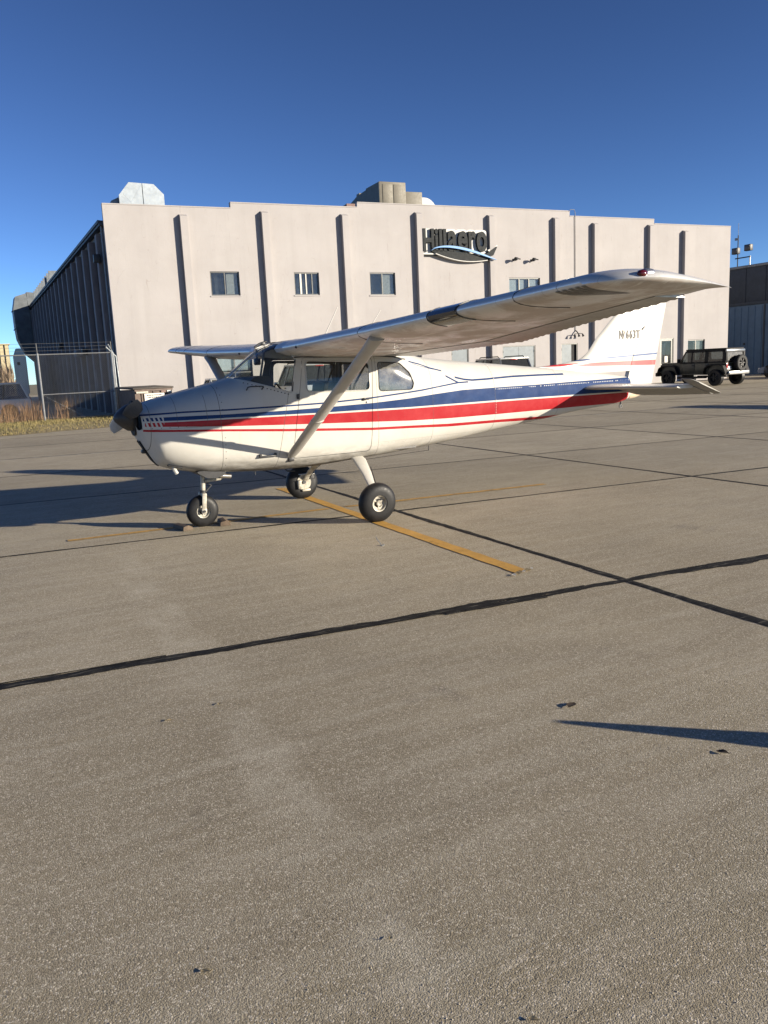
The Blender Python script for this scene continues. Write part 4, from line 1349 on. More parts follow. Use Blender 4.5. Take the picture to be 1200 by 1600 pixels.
def door_unit(x0, x1, z0, z1, kind):
    f = MB()
    f.b2((x0, .02, z0), (x0+.05, .14, z1)); f.b2((x1-.05, .02, z0), (x1, .14, z1)); f.b2((x0+.05, .02, z1-.05), (x1-.05, .14, z1))
    d = f.build('door', M_FRAME, bld)
    if kind in ('door', 'double', 'half'):
        n = 2 if kind == 'double' else 1
        for k in range(n):
            a = x0+.05+(x1-x0-.1)*k/n; c = x0+.05+(x1-x0-.1)*(k+1)/n
            if kind == 'half': c = x0+.72
            b = MB(); b.b2((a+.006, .05, z0), (c-.006, .10, z1-.055)); l_ = b.build('leaf', M_GDOOR, d)
            b = MB(); b.tube([(c-.1 if k == 0 else a+.1, .05, z0+1.02), (c-.1 if k == 0 else a+.1, -.0, z0+1.02)], .02); b.build('handle', M_BLK, d)
        for zz in (.35, 1.25, 2.1):
            b = MB(); b.b2((x0+.035, .015, z0+zz), (x0+.065, .05, z0+zz+.12)); b.build('hinge', M_BLK, d)
            if kind == 'double':
                b = MB(); b.b2((x1-.065, .015, z0+zz), (x1-.035, .05, z0+zz+.12)); b.build('hinge', M_BLK, d)
        if kind == 'half':
            b = MB(); b.b2((x0+.73, .12, z0), (x1-.05, .14, z1-.06)); b.build('dark_opening', M_DARK, d)
    else:
        b = MB()
        b.b2((x0+.06, .05, z0), (x0+.16, .10, z1-.06)); b.b2((x1-.16, .05, z0), (x1-.06, .10, z1-.06)); b.b2((x0+.16, .05, z0), (x1-.16, .10, z0+.25)); b.b2((x0+.16, .05, z1-.16), (x1-.16, .10, z1-.06)); b.b2((x0+.16, .05, z0+.95), (x1-.16, .10, z0+1.06))
        b.build('leaf', M_FRAME, d)
        b = MB(); b.b2((x0+.16, .07, z0+.25), (x1-.16, .078, z0+.95)); b.build('pane', M_WGLASS, d)
        b = MB(); b.b2((x0+.16, .07, z0+1.06), (x1-.16, .078, z1-.16)); b.build('pane', M_WGLASS, d)
        b = MB(); b.b2((x0+.42, .060, z0+1.15), (x0+.66, .064, z0+1.52)); b.build('notice', M_WHITEP, d)
        b = MB(); b.b2((x0+.02, .6, z0), (x1-.02, .65, z1)); b.build('room', M_WDARK, d)
        b = MB(); b.b2((x1-.42, .5, z0+.4), (x1-.2, .52, z1-.3)); b.build('blind', M_BLIND, d)
for o_ in OPEN:
    (door_unit if o_[4] in ('door', 'double', 'half', 'glassdoor') else window)(*o_)
# body behind the front: side walls, roof, back
b = MB()
b.b2((.30, .18, 0), (BL-.02, .22, 1.0)) if False else None
b.bm.free(); b = MB()
def SX(y): return -.0454*y
def quad(b, *P): b.bm.faces.new([b.bm.verts.new(p) for p in P])
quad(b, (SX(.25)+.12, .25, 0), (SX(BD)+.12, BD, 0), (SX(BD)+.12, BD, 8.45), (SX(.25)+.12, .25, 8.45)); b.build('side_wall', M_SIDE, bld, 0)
b = MB(); quad(b, (BL, 0, 0), (BL, BD, 0), (BL, BD, 9.0), (BL, 0, 9.0)); b.build('side_wall', M_STUCCO, bld, 0)
b = MB(); b.b2((0, .002, 0), (.118, .25, 9.048)); b.build('corner_return', M_STUCCO, bld)
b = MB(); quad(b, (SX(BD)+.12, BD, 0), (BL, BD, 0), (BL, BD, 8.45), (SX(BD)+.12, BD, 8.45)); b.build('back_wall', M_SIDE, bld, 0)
b = MB()
quad(b, (-.12, .26, 8.47), (18, .26, 9.04), (18, BD, 9.04), (SX(BD)-.12, BD, 8.47)); quad(b, (18, .26, 9.04), (BL, .26, 8.6), (BL, BD, 8.6), (18, BD, 9.04)); b.build('roof', M_ROOF, bld, 0)
b = MB(); b.grid([[(SX(y)+x, y, z) for x, z in ((-.14, 8.28), (.10, 8.28), (.10, 8.46), (-.20, 8.50), (-.20, 8.38), (-.14, 8.36))] for y in (.3, BD)], True, True, True); b.build('gutter', M_DARKH, bld)
for k in range(19):
    y = 1.4+k*2.4
    b = MB(); b.b2((SX(y)-.16, y, 0), (SX(y)+.10, y+.7, 8.1), .01); b.build('side_pier', M_SIDE, bld)
for k, (y, z, d) in enumerate(((1.15, 7.0, .3), (8.6, 3.2, .28), (20, 4.0, .25))):
    b = MB(); b.box((SX(y)-.10-d/2, y, z), (d, .3, .35), .02); b.build('wall_lamp', M_BLK, bld)
b = MB(); b.tube([(-.05, .55, 8.3), (-.05, .55, 2.4), (-.22, .5, 2.2), (-.22, .5, .2)], .055, 10); b.build('downpipe', M_GALV2, bld)
b = MB(); b.b2((SX(6)-.12, 5.9, 0), (SX(6)+.1, 6.9, 2.2)); b.build('side_door', M_SIDE, bld)
b = MB(); b.b2((SX(10)-.55, 9.3, 3.0), (SX(10)+.1, 11.4, 3.35), .02); b.build('canopy', M_SIDE, bld)
# roof-edge vent fins along the far side
for k in range(10):
    b = MB(); b.b2((SX(24+k*1.5)-.1, 24+k*1.5, 8.5), (SX(24+k*1.5)+.5, 24.25+k*1.5, 9.25)); b.build('vent_fin', M_GALV2, bld)
b = MB(); b.b2((SX(21)-.1, 25.6, 8.5), (SX(21)+.9, 26.6, 9.3), .05); b.build('vent_hood', M_GALV, bld)
# conduit and fixtures on the front
b = MB(); b.tube([(24.84, -.04, 9.55), (24.84, -.04, 3.15)], .018, 6); b.build('conduit', M_DKMETAL, bld)
b = MB(); b.tube([(24.45, -.05, 9.60), (24.50, -.05, 9.68), (24.78, -.05, 9.68), (24.84, -.04, 9.5)], .014, 6); b.build('conduit', M_DKMETAL, bld)

def loc(x, y, z):   # building frame to world
    return (BO[0]+x*math.cos(BTH)-y*math.sin(BTH), BO[1]+x*math.sin(BTH)+y*math.cos(BTH), z)
# far duct down the side of the building
du = empty('exhaust_duct', (4.72, 72.5, 0), 0, 'large grey sheet-metal duct bending down the far shaded side of the building', 'duct')
b = MB()
rr = []
for x, z, hw_ in ((.9, 9.0, .55), (-.35, 9.0, .65)):
    rr.append([(x, -1.1, z-hw_), (x, 1.1, z-hw_), (x, 1.1, z+hw_), (x, -1.1, z+hw_)])
b.grid(rr, True, True, True); b.build('cross_section', M_DUCT, du)
b = MB()
P = [(-.35, 9.0), (-.9, 8.9), (-1.0, 8.2), (-1.0, 6.8), (-.95, 5.8), (-.7, 4.9), (-.15, 4.2)]
N_ = [(-.1, 1), (-.75, .65), (-1, .05), (-1, -.1), (-.95, -.35), (-.6, -.8), (-.2, -1)]
rr = []
for (x, z), (nx, nz) in zip(P, N_):
    ox, oz = x+nx*.55, z+nz*.55
    ix, iz = x-nx*.75, z-nz*.75
    rr.append([(ox, -1.1, oz), (ox, 1.1, oz), (ix, 1.1, iz), (ix, -1.1, iz)])
b.grid(rr, True, True, True); b.build('bend', M_DUCT, du, 20)
for z in (8.1, 6.5):
    b = MB(); b.b2((-1.62, -1.15, z-.03), (-.2, 1.15, z+.03)); b.build('flange', M_DUCT, du)

# rooftop plant
rd = empty('roof_duct', loc(2.0, 2.2, 8.7), BTH, 'faceted silver duct elbow on the left end of the flat roof', 'duct')
b = MB()
oct_ = [(-1.02, 0), (-1.02, 1.15), (-.55, 1.72), (.02, 1.70), (.02, 0)]
b.prism(oct_, -.5, .5, 'xz'); b.build('left_half', M_GALV, rd, 20)
b = MB(); b.prism([(.05, 0), (.05, 1.70), (.55, 1.68), (.98, 1.25), (.98, 0)], -.5, .5, 'xz'); b.build('right_half', M_GALV, rd, 20)
for a, c in (((-1.0, .1), (0, 1.65)), ((-.85, 1.25), (0, .2))):
    b = MB(); b.tube([(a[0], -.499, a[1]), (c[0], -.499, c[1])], .006, 4); b.build('crease', M_GALV, rd)
b = MB(); b.b2((-1.0, -.45, -.2), (.96, .45, -.002)); b.build('curb', M_GALV2, rd)
b = MB(); b.prism([(-1.035, .0), (-1.35, .0), (-1.35, .95), (-1.035, 1.1)], -.2, .5, 'xz'); b.build('side_flange', M_GALV2, rd)
hv = empty('rooftop_unit', loc(13.62, 2.4, 8.9), BTH, 'beige rooftop air unit on steel beams, its sloping hood darkened as in shade', 'air conditioner')
b = MB(); b.b2((.25, -.75, .72), (1.75, .95, 2.12), .02); b.build('cabinet', M_HVAC, hv)
b = MB(); b.b2((.235, -.74, .73), (.249, .94, 2.10)); b.build('side_panel', M_HVAC_SHADE, hv)  # sheet that darkens the left side as if in shade
for x in (.42, 1.04):
    b = MB(); b.b2((x, -.775, .86), (x+.56, -.752, 2.0), .008); b.build('panel', M_HVAC, hv)
b = MB(); b.b2((1.78, -.45, .45), (2.85, .8, 1.75), .02); b.build('rear_cabinet', M_HVAC, hv)
b = MB(); b.prism([(.96, .70), (.96, 2.05), (2.2, 1.98), (3.2, 1.78), (4.9, 1.25), (4.3, .72)], .26, 1.72, 'yz'); b.build('hood', M_HVAC_SHADE, hv, 20)
b = MB(); b.b2((.235, 2.4, 1.15), (.255, 3.0, 1.5)); b.build('label_plate', M_WHITEP, hv)
b = MB(); b.b2((.3, 2.0, 1.95), (.7, 2.4, 2.1)); b.build('bracket', M_HVAC, hv)
b = MB(); b.lathe([(0, .001), (0, .30), (.12, .26), (.3, .10), (.34, .001)], (1.9, -.65, .62), (0, 0, 1), 16); b.build('cap', M_SIGNWH, hv)
fr = empty('roof_frame', loc(11.0, 1.6, 9.1), BTH, 'rusty steel beam frame under the rooftop air unit', 'frame')
for y in (.0, 1.6):
    b = MB(); b.b2((1.0, y, .58), (6.0, y+.15, .76)); b.build('beam', M_RUSTBEAM, fr)
for x in (1.0, 2.0, 3.6, 5.9):
    b = MB(); b.b2((x, .16, .59), (x+.12, 1.58, .74)); b.build('cross_beam', M_RUSTBEAM, fr)
    b = MB(); b.b2((x, .02, -.4), (x+.12, .14, .578)); b.build('post', M_DKMETAL, fr)
b = MB(); b.tube([(-.2, .1, .0), (1.05, .1, .66)], .06, 6); b.build('brace', M_DKMETAL, fr)
dm = empty('roof_vent', loc(16.35, 2.6, 9.2), BTH, 'white rounded vent hood on the roof beside the rooftop unit', 'vent')
b = MB()
pr_ = [(0, 0), (0, 1.22)]+[(.35+.85*math.sin(R(a)), 1.22*math.cos(R(a))) for a in range(0, 91, 9)]
b.prism(pr_, -.5, .5, 'xz'); b.build('hood', M_SIGNWH, dm, 30)
b = MB(); b.b2((.0, -.52, -.3), (1.15, .52, -.002)); b.build('curb', M_GALV2, dm)

# ------------------------------------------------------------------ sign on the front
sg = empty('building_sign', loc(15.27, -.02, 7.16), BTH, 'dark raised lettering sign with blue swoosh high on the pale building', 'sign')
sg.scale = (.95, .6, .94)
def swoosh(pts_up, pts_lo, y0, y1, name, m, parent=sg):
    b = MB(); b.prism(pts_up+list(reversed(pts_lo)), y0, y1, 'xz'); return b.build(name, m, parent, 30)
x = 0.05
# letter widths follow the sign; each letter has a white outline block behind it
LET = [('H', .02, .66), ('i', .74, .18), ('l', .99, .18), ('l', 1.24, .18), ('a', 1.50, .58), ('e', 2.14, .60), ('r', 2.80, .46), ('o', 3.30, .66)]
def fit_letter(ch_, x0, wd, h, y, ext, m, name, off, parent):
    cu = bpy.data.curves.new(name, 'FONT'); cu.body = ch_; cu.size = 1; cu.extrude = .5; cu.offset = off; cu.resolution_u = 4
    o = bpy.data.objects.new(name, cu); COL.objects.link(o)
    bpy.context.view_layer.update()
    me = bpy.data.meshes.new_from_object(o.evaluated_get(bpy.context.evaluated_depsgraph_get()))
    bpy.data.objects.remove(o)
    co = np.array([v.co[:] for v in me.vertices])
    lo, hi = co.min(0), co.max(0)
    sx, sy = wd/(hi[0]-lo[0]), h/(hi[1]-lo[1])
    me.transform(Matrix.Translation((-lo[0], -lo[1], 0)))
    me.transform(Matrix.Diagonal((sx, sy, ext, 1)))
    me.transform(Matrix(((1, 0, 0, x0), (0, 0, -1, y), (0, 1, 0, 0), (0, 0, 0, 1))))
    me.materials.clear()
    return link_mesh(name, me, m, parent)
for ch_, x0, wd in LET:
    tall = ch_ in 'Hil'
    h = 1.18 if tall else 1.10
    l_ = fit_letter(ch_, x0, wd, h, -.30, .24, M_SIGNDK, 'letter', .03, sg)
    l_.location = (0, 0, .18)
    pad = .07
    b = MB(); b.prism(rounded([(x0-pad, .12), (x0+wd+pad, .12), (x0+wd+pad, 1.31+pad), (x0-pad, 1.31+pad)], .06 if tall else .2, 4), -.16+(.004 if LET.index((ch_, x0, wd)) % 2 else 0), -.02, 'xz'); b.build('letter_backing', M_SIGNWH, sg)
ux = np.linspace(.42, 4.45, 24)
up = [(float(q), .22+.30*math.sin(math.pi*((q-.42)/4.4)**.62)-.50*((q-.42)/4.03)**2.0) for q in ux]
lo_ = [(p_[0], p_[1]-.115*math.sin(math.pi*(i/23))**.7-.012) for i, p_ in enumerate(up)]
swoosh(up, lo_, -.66, -.45, 'blue_swoosh', M_SIGNBL)
ud = np.linspace(.55, 4.15, 20)
up2 = [(float(q), .26-.10*((q-.55)/3.6)-.26*((q-.55)/3.6)**2) for q in ud]
lo2 = [(p_[0], p_[1]-.10-.33*math.sin(math.pi*(i/19))**.9) for i, p_ in enumerate(up2)]
swoosh(up2, lo2, -.42, -.10, 'dark_swoosh', M_SIGNDK)
lo3 = [(p_[0]+.0, p_[1]-.05) for p_ in lo2]
swoosh(lo2[1:-1], [(p_[0], p_[1]-.035) for p_ in lo2[1:-1]], -.44, -.08, 'white_edge', M_SIGNWH)
swoosh([(3.75, .02), (4.1, .22), (4.55, .50)], [(3.95, -.12), (4.35, .02), (4.60, .46)], -.40, -.12, 'tail_tip', M_SIGNDK)
swoosh([(4.0, .30), (4.35, .44), (4.62, .60)], [(4.1, .225), (4.4, .34), (4.64, .555)], -.36, -.06, 'white_edge', M_SIGNWH)
b = MB(); b.b2((.0, -.30, .03), (1.55, -.05, .10)); b.build('base_rail', M_SIGNWH, sg)
b = MB(); b.b2((.1, -.26, -.02), (1.4, -.03, .028)); b.build('base_rail', M_SIGNDK, sg)

def flood(x, z, lab):
    t_ = empty('wall_floodlight', loc(x, 0, z), BTH, lab, 'floodlight', 'floodlights on the front wall')
    b = MB(); b.box((0, -.03, 0), (.12, .06, .12), .01); b.build('mount', M_BLK, t_)
    b = MB(); b.tube([(0, -.05, 0), (.10, -.26, .02), (.22, -.30, .0)], .03, 8); b.build('arm', M_BLK, t_)
    b = MB(); b.lathe([(-.10, .05), (0, .08), (.10, .10), (.12, .09), (.10, .001)], (-.02, -.3, .02), (-1, -.35, -.2), 14); b.build('lamp_head', M_BLK, t_)
flood(20.84, 7.0, 'small black floodlight on pale wall nearer to the sign')
flood(21.98, 6.98, 'small black floodlight on pale wall farther from the sign')
t_ = empty('lamp_cluster', loc(24.86, -.02, 2.95), BTH, 'cluster of black lamps at the foot of the wall conduit', 'lamp')
b = MB(); b.tube([(0, 0, .25), (0, -.15, .15), (0, -.22, .05)], .03, 8); b.build('arm', M_BLK, t_)
for dx in (-.26, 0, .26):
    b = MB(); b.tube([(0, -.2, .08), (dx, -.25, .06)], .02, 6); b.lathe([(0, .02), (.06, .04), (.16, .07), (.17, .06), (.15, .001)], (dx, -.25, .07), (dx*.6, -.25, -.8), 12); b.build('lamp_head', M_BLK, t_)

# ------------------------------------------------------------------ blue hangar at the right
hg = empty('blue_hangar', (47.0, 34.0, 0), 0, 'dark blue sheet-metal hangar in shade at the right edge', 'hangar')
b = MB(); b.b2((0, -9.5, 4.75), (14, -.2, 7.25)); b.build('upper_wall', M_DARKH, hg)
b = MB(); b.b2((-.35, -9.6, -.3), (13.9, -.5, 4.70)); b.build('lower_wall', M_BLUEH, hg)
for k in range(16):
    y = -.9-k*.55
    b = MB(); b.b2((-.385, y, -.3), (-.352, y+.06, 4.6)); b.build('sheet_rib', M_BLUEH, hg)
for k in range(5):
    y = -1.5-k*1.6
    b = MB(); b.b2((-.035, y, 4.8), (-.002, y+.08, 7.2)); b.build('sheet_rib', M_DARKH, hg)
b = MB(); b.b2((-.42, -9.7, 4.702), (-.2, -.3, 4.9), .01); b.build('ledge', M_DARKH, hg)
b = MB(); b.b2((-.12, -9.6, 7.252), (14.1, -.1, 7.42), .01); b.build('roof_edge', M_GALV2, hg)
b = MB(); b.b2((-.40, -5.0, -.3), (-.36, -4.88, 4.65)); b.build('door_track', M_DARKH, hg)
b = MB(); b.box((-.37, -3.4, 2.1), (.04, .14, .14), .01); b.build('door_lock', M_BLK, hg)
ms = empty('light_mast', (46.95, 31.6, 7.42), 0, 'thin mast with two floodlights on the corner of the dark hangar roof', 'light mast')
b = MB(); b.tube([(0, 0, -.02), (0, 0, 2.1)], .035, 8); b.tube([(0, 0, 2.1), (0, 0, 2.9)], .012, 6); b.build('pole', M_BLK, ms)
b = MB(); b.tube([(0, .2, .55), (0, -1.05, .55)], .04, 6); b.build('crossbar', M_BLK, ms)
b = MB(); b.tube([(0, -1.0, -.02), (0, -1.0, .6)], .04, 6); b.build('post', M_STEEL, ms)
for y, z in ((.12, 1.05), (-.9, 1.15)):
    b = MB(); b.box((-.05, y, z), (.3, .5, .42), .03); l_ = b.build('floodlight', M_BLK, ms)
    b = MB(); b.box((-.22, y, z), (.02, .42, .34), .005); b.build('glass', M_LAMPGL, l_)
b = MB(); b.box((0, .15, 1.85), (.12, .2, .16), .02); b.build('sensor', M_GALV2, ms)
sl_ = empty('bracket_lamp', (46.85, 33.2, 6.3), 0, 'small bracket lamp on the left edge of the dark hangar', 'lamp')
b = MB(); b.tube([(.1, .1, 0), (0, .8, 0)], .03, 6); b.build('bracket', M_BLK, sl_)
b = MB(); b.lathe([(0, .05), (.12, .10), (.28, .16), (.30, .14), (.28, .001)], (0, .75, .05), (0, .1, 1), 12); b.build('lamp_head', M_BLK, sl_)
# ------------------------------------------------------------------ vehicles
M_CARGL = glass('car_glass', (.30, .33, .34), .93, .01)
M_CARGL2 = simple('car_glass_dark', (.012, .013, .014), .25, 0, .1, 5, spec=.25)
M_RIM = simple('alloy_rim', (.38, .38, .37), .35, .7, .1, 10)
M_RIMDK = simple('dark_rim', (.015, .015, .015), .5, .2, .1, 10)
M_TAIL = simple('tail_lamp_red', (.30, .012, .012), .2, 0, .1, 10, coat=.5)
M_HEAD = simple('headlamp_clear', (.6, .6, .58), .1, 0, .05, 10, coat=.6)
M_PLATE = simple('licence_plate_white', (.6, .6, .58), .5, 0, .05, 10)
M_SILVER = simple('car_silver', (.42, .42, .41), .32, .5, .06, 3, coat=.6)
M_GREY = simple('car_grey', (.13, .135, .14), .32, .4, .06, 3, coat=.6)
M_BLACKC = simple('car_black', (.012, .013, .014), .25, .1, .1, 3, coat=.5)
M_WHITEC = simple('car_white', (.55, .55, .54), .35, 0, .05, 3, coat=.5)
M_BLUEC = simple('car_blue', (.03, .07, .15), .28, .3, .1, 3, coat=.6)
M_JEEP = simple('jeep_paint', (.022, .025, .020), .35, .1, .12, 3, coat=.25)
M_TRIM = simple('trim_black', (.014, .014, .014), .6, 0, .1, 10, spec=.25)

def road_wheel(parent, x, y, r, w_, rimm):
    o = bpy.data.objects.new('wheel', None)
    COL.objects.link(o); o.parent = parent; o.location = (x, y, r)
    b = MB(); b.lathe([(-w_*.5, r*.62), (-w_*.5, r*.92), (-w_*.38, r), (w_*.38, r), (w_*.5, r*.92), (w_*.5, r*.62)], (0, 0, 0), (0, 1, 0), 28); b.build('tyre', M_RUBBER, o)
    s = 1 if y > 0 else -1
    b = MB(); b.lathe([(s*w_*.40, r*.63), (s*w_*.44, r*.56), (s*w_*.2, r*.5), (s*w_*.2, .001)], (0, 0, 0), (0, 1, 0), 24)
    for k in range(5):
        a = 2*math.pi*k/5
        b.box((math.cos(a)*r*.3, s*w_*.36, math.sin(a)*r*.3), (r*.5, .03, r*.14), .004, rot=Matrix.Rotation(-a, 3, 'Y'))
    b.build('rim', rimm, o)
    return o

def car(name, label, cat, loc_, rz, paint, L=4.7, W=1.86, H=1.72, kind='suv', rails=False, rear_glass=None, roofm=None, group='vehicles parked by the building'):
    """local frame: x forward, y left"""
    t_ = empty(name, loc_, rz, label, cat, group)
    r = .36
    belt = H*.56
    h = L/2
    roofm = roofm or paint
    if kind == 'suv': prof = [(-h+.02, .38), (-h, .55), (-h+.02, belt), (h*.35, belt), (h*.42, belt-.02), (h-.18, belt-.16), (h-.02, belt-.32), (h, .5), (h-.06, .32), (-h+.1, .32)]
    else: prof = [(-h+.04, .35), (-h, .6), (-h+.05, belt-.02), (-h*.55, belt), (h*.30, belt), (h*.40, belt-.03), (h-.25, belt-.2), (h-.04, belt-.36), (h, .45), (h-.06, .28), (-h+.1, .28)]
    b = MB()
    rings = []
    for f, k in ((-1, .80), (-.96, .93), (-.85, 1), (.85, 1), (.96, .93), (1, .80)):
        rings.append([(x*(1 if abs(f) < .9 else .992), f*W/2, .30+(z-.30)*(1 if abs(f) < .9 else k*.2+.8)) for x, z in prof])
    b.grid(rings, True, True, True)
    b.build('body', paint, t_, 30)
    # greenhouse
    gx0, gx1 = (-h+.10, h*.36) if kind == 'suv' else (-h*.72, h*.36)
    rx0, rx1 = (-h+.38, h*.02) if kind == 'suv' else (-h*.34, h*.0)
    wt, wb = W/2-.20, W/2-.06
    def gp(f, s): # corner points bottom/top
        return None
    B = [(gx0, -wb, belt-.01), (gx1, -wb, belt-.01), (gx1, wb, belt-.01), (gx0, wb, belt-.01)]
    T = [(rx0, -wt, H-.07), (rx1, -wt, H-.07), (rx1, wt, H-.07), (rx0, wt, H-.07)]
    names = ['side_window', 'windshield', 'side_window', 'rear_window']
    for k in range(4):
        b = MB()
        b.bm.faces.new([b.bm.verts.new(p) for p in (B[k], B[(k+1) % 4], T[(k+1) % 4], T[k])])
        b.build(names[k], rear_glass if (k == 3 and rear_glass) else M_CARGL, t_, 0)
    for k in range(4):
        b = MB(); b.tube([B[k], T[k]], .05, 6); b.build('pillar', paint, t_)
    for s in (-1, 1):
        for f in (.36, .70) if kind == 'suv' else (.52,):
            p0 = Vector(B[0]).lerp(Vector(B[1]), f); p1 = Vector(T[0]).lerp(Vector(T[1]), f)
            b = MB(); b.tube([(p0.x, s*abs(p0.y), p0.z), (p1.x, s*abs(p1.y), p1.z)], .035, 6); b.build('pillar', M_TRIM if f != .70 else paint, t_)
        b = MB(); b.box((gx1-.28, s*(W/2+.08), belt+.08), (.12, .20, .14), .03); b.build('mirror', paint, t_)
        b = MB(); b.box((-h+.05, s*(W/2-.14), belt-.13), (.12, .22, .32), .03); b.build('tail_lamp', M_TAIL, t_)
        b = MB(); b.box((h-.12, s*(W/2-.22), belt-.30), (.16, .34, .13), .03); b.build('headlamp', M_HEAD, t_)
        for x in (-h*.58, h*.62):
            road_wheel(t_, x, s*(W/2-.12), r, .23, M_RIM)
            b = MB(); b.lathe([(-.005, .01), (-.005, r*1.07), (.004, r*1.07), (.004, .01)], (x, s*(W/2-.004), r), (0, 1, 0), 24); b.build('wheel_arch', M_TRIM, t_)
        for x in ((-h*.18, h*.16) if kind == 'suv' else (-h*.12, h*.2)):
            b = MB(); b.box((x, s*(W/2+.012), belt-.12), (.16, .03, .035), .008); b.build('door_handle', M_TRIM, t_)
        if rails:
            b = MB(); b.tube([(rx0+.15, s*(wt-.06), H-.03), (rx0+.28, s*(wt-.06), H+.06), (rx1-.25, s*(wt-.06), H+.06), (rx1-.1, s*(wt-.06), H-.03)], .022, 6); b.build('roof_rail', M_TRIM, t_)
    b = MB(); b.box(((rx0+rx1)/2, 0, H-.04), (rx1-rx0+.12, 2*wt+.10, .09), .035, seg=3); b.build('roof', roofm, t_)
    b = MB(); b.box((-h+.0, 0, .48), (.12, W*.86, .2), .04); b.build('rear_bumper', M_TRIM, t_)
    b = MB(); b.box((-h-.012, 0, belt-.18), (.02, .34, .16), .004); b.build('licence_plate', M_PLATE, t_)
    b = MB(); b.box((rx0-.04, 0, H-.085), (.05, .36, .04), .01); b.build('stop_lamp', M_TAIL, t_)
    b = MB(); b.b2((gx0+.3, -wb+.1, .5), (gx1-.5, wb-.1, belt+.12), .08); b.build('seats', M_SEAT, t_)
    return t_
NOSE_IN = math.pi/2+BTH
car('parked_sedan', 'silver sedan parked against the building, seen beyond the engine cowling', 'car', (7.5, 24.4, 0), NOSE_IN, M_SILVER, 4.6, 1.82, 1.54, 'sedan')
car('parked_utility_vehicle', 'light grey utility vehicle parked against the building, seen through the cabin windows', 'car', (11.15, 24.6, 0), NOSE_IN, M_SILVER, 4.9, 1.98, 1.95, rails=True)
car('parked_utility_vehicle', 'dark grey utility vehicle with roof rails behind the rear fuselage', 'car', (20.85, 24.3, 0), NOSE_IN, M_GREY, 4.8, 1.9, 1.84, rails=True, rear_glass=M_CARGL2, roofm=M_SILVER)
car('parked_utility_vehicle', 'white utility vehicle behind the chain-link fence at the left edge', 'car', (-1.55, 35.2, 0), math.pi, M_WHITEC, 4.8, 1.9, 1.76, group='vehicles behind the fence')
car('parked_sedan', 'dark blue sedan cut by the right edge beside the hangar', 'car', (41.6, 22.6, 0), NOSE_IN, M_BLUEC, 4.6, 1.84, 1.46, 'sedan', group='vehicles at the right')

# boxy off-road car
jp = empty('off_road_car', (31.85, 21.2, 0), R(92), 'black boxy off-road car with spare wheel on its tailgate', 'car', 'vehicles at the right')
b = MB(); b.prism([(-1.98, .62), (-2.0, 1.12), (.78, 1.12), (.82, 1.16), (2.05, 1.10), (2.08, .72), (1.9, .58), (-1.9, .52)], -.74, .74, 'xz'); b.build('body', M_JEEP, jp, 20)
b = MB(); b.box((1.45, 0, 1.14), (1.22, 1.28, .10), .04); b.build('hood', M_JEEP, jp)
b = MB(); b.box((2.09, 0, .93), (.06, 1.2, .48), .03); b.build('grille', M_JEEP, jp)
for k in range(7):
    b = MB(); b.box((2.125, -.36+k*.12, .95), (.02, .055, .34), .005); b.build('grille_slot', M_DARK, jp)
for s in (-1, 1):
    b = MB(); b.lathe([(0, .10), (.04, .10), (.05, .001)], (2.10, s*.52, 1.0), (1, 0, 0), 16); b.build('headlamp', M_HEAD, jp)
    for x, nm in ((1.475, 'front_fender'), (-1.475, 'rear_fender')):
        b = MB()
        P = [(x-.66, .62), (x-.50, .98), (x-.30, 1.06), (x+.34, 1.06), (x+.58, .92), (x+.68, .64)]
        rr = [[(px, yy, pz+dz) for px, pz in P] for yy, dz in ((s*.70, .02), (s*.93, .0))]
        rr2 = [[(px, yy, pz-.06) for px, pz in P] for yy in (s*.93, s*.70)]
        b.grid(rr+rr2, False); b.build(nm, M_TRIM, jp, 30)
        road_wheel(jp, x, s*.79, .405, .26, M_RIMDK)
    b = MB(); b.box((.72, s*.90, 1.28), (.10, .20, .20), .03); b.build('mirror', M_TRIM, jp)
    for x0, x1 in ((-.14, .66), (-.98, -.2)):
        b = MB(); b.box(((x0+x1)/2, s*.748, .86), (x1-x0, .02, .50), .006); d_ = b.build('door', M_JEEP, jp)
        b = MB(); b.box((x0+.08, s*.765, 1.02), (.12, .03, .04), .006); b.build('handle', M_TRIM, d_)
    b = MB(); b.tube([(-.9, s*.76, .42), (.9, s*.76, .42)], .05, 8); b.build('side_step', M_TRIM, jp)
    b = MB(); b.box((-2.01, s*.66, .98), (.05, .12, .24), .01); b.build('tail_lamp', M_TAIL, jp)
# cab: hard top with windows
yb, yt = .735, .66
def cabpt(x, z, s): return (x, s*(yb+(yt-yb)*(z-1.12)/.68), z)
for s in (-1, 1):
    for x0, x1, sl in ((.10, .78, .30), (-.72, .0, 0), (-1.78, -.95, 0)):
        b = MB()
        P = [(x0, 1.20), (x1, 1.20), (x1-sl, 1.66), (x0, 1.66)]
        b.bm.faces.new([b.bm.verts.new(cabpt(x, z, s)) for x, z in P]); b.build('side_window', M_CARGL, jp, 0)
    b = MB()
    for P in ([(.0, 1.12), (.0, 1.74), (.10, 1.74), (.10, 1.12)], [(-.95, 1.12), (-.95, 1.74), (-.72, 1.74), (-.72, 1.12)], [(-1.98, 1.12), (-1.94, 1.74), (-1.78, 1.74), (-1.78, 1.12)],
              [(-1.98, 1.12), (.80, 1.12), (.76, 1.20), (-1.97, 1.20)], [(-1.94, 1.66), (.48, 1.66), (.44, 1.76), (-1.93, 1.76)], [(.72, 1.16), (.82, 1.16), (.50, 1.74), (.42, 1.74)]):
        b.grid([[cabpt(x, z, s) for x, z in P], [(cabpt(x, z, s)[0], cabpt(x, z, s)[1]-s*.05, z) for x, z in P]], True, True, True)
    b.build('hardtop_side', M_TRIM, jp, 20)
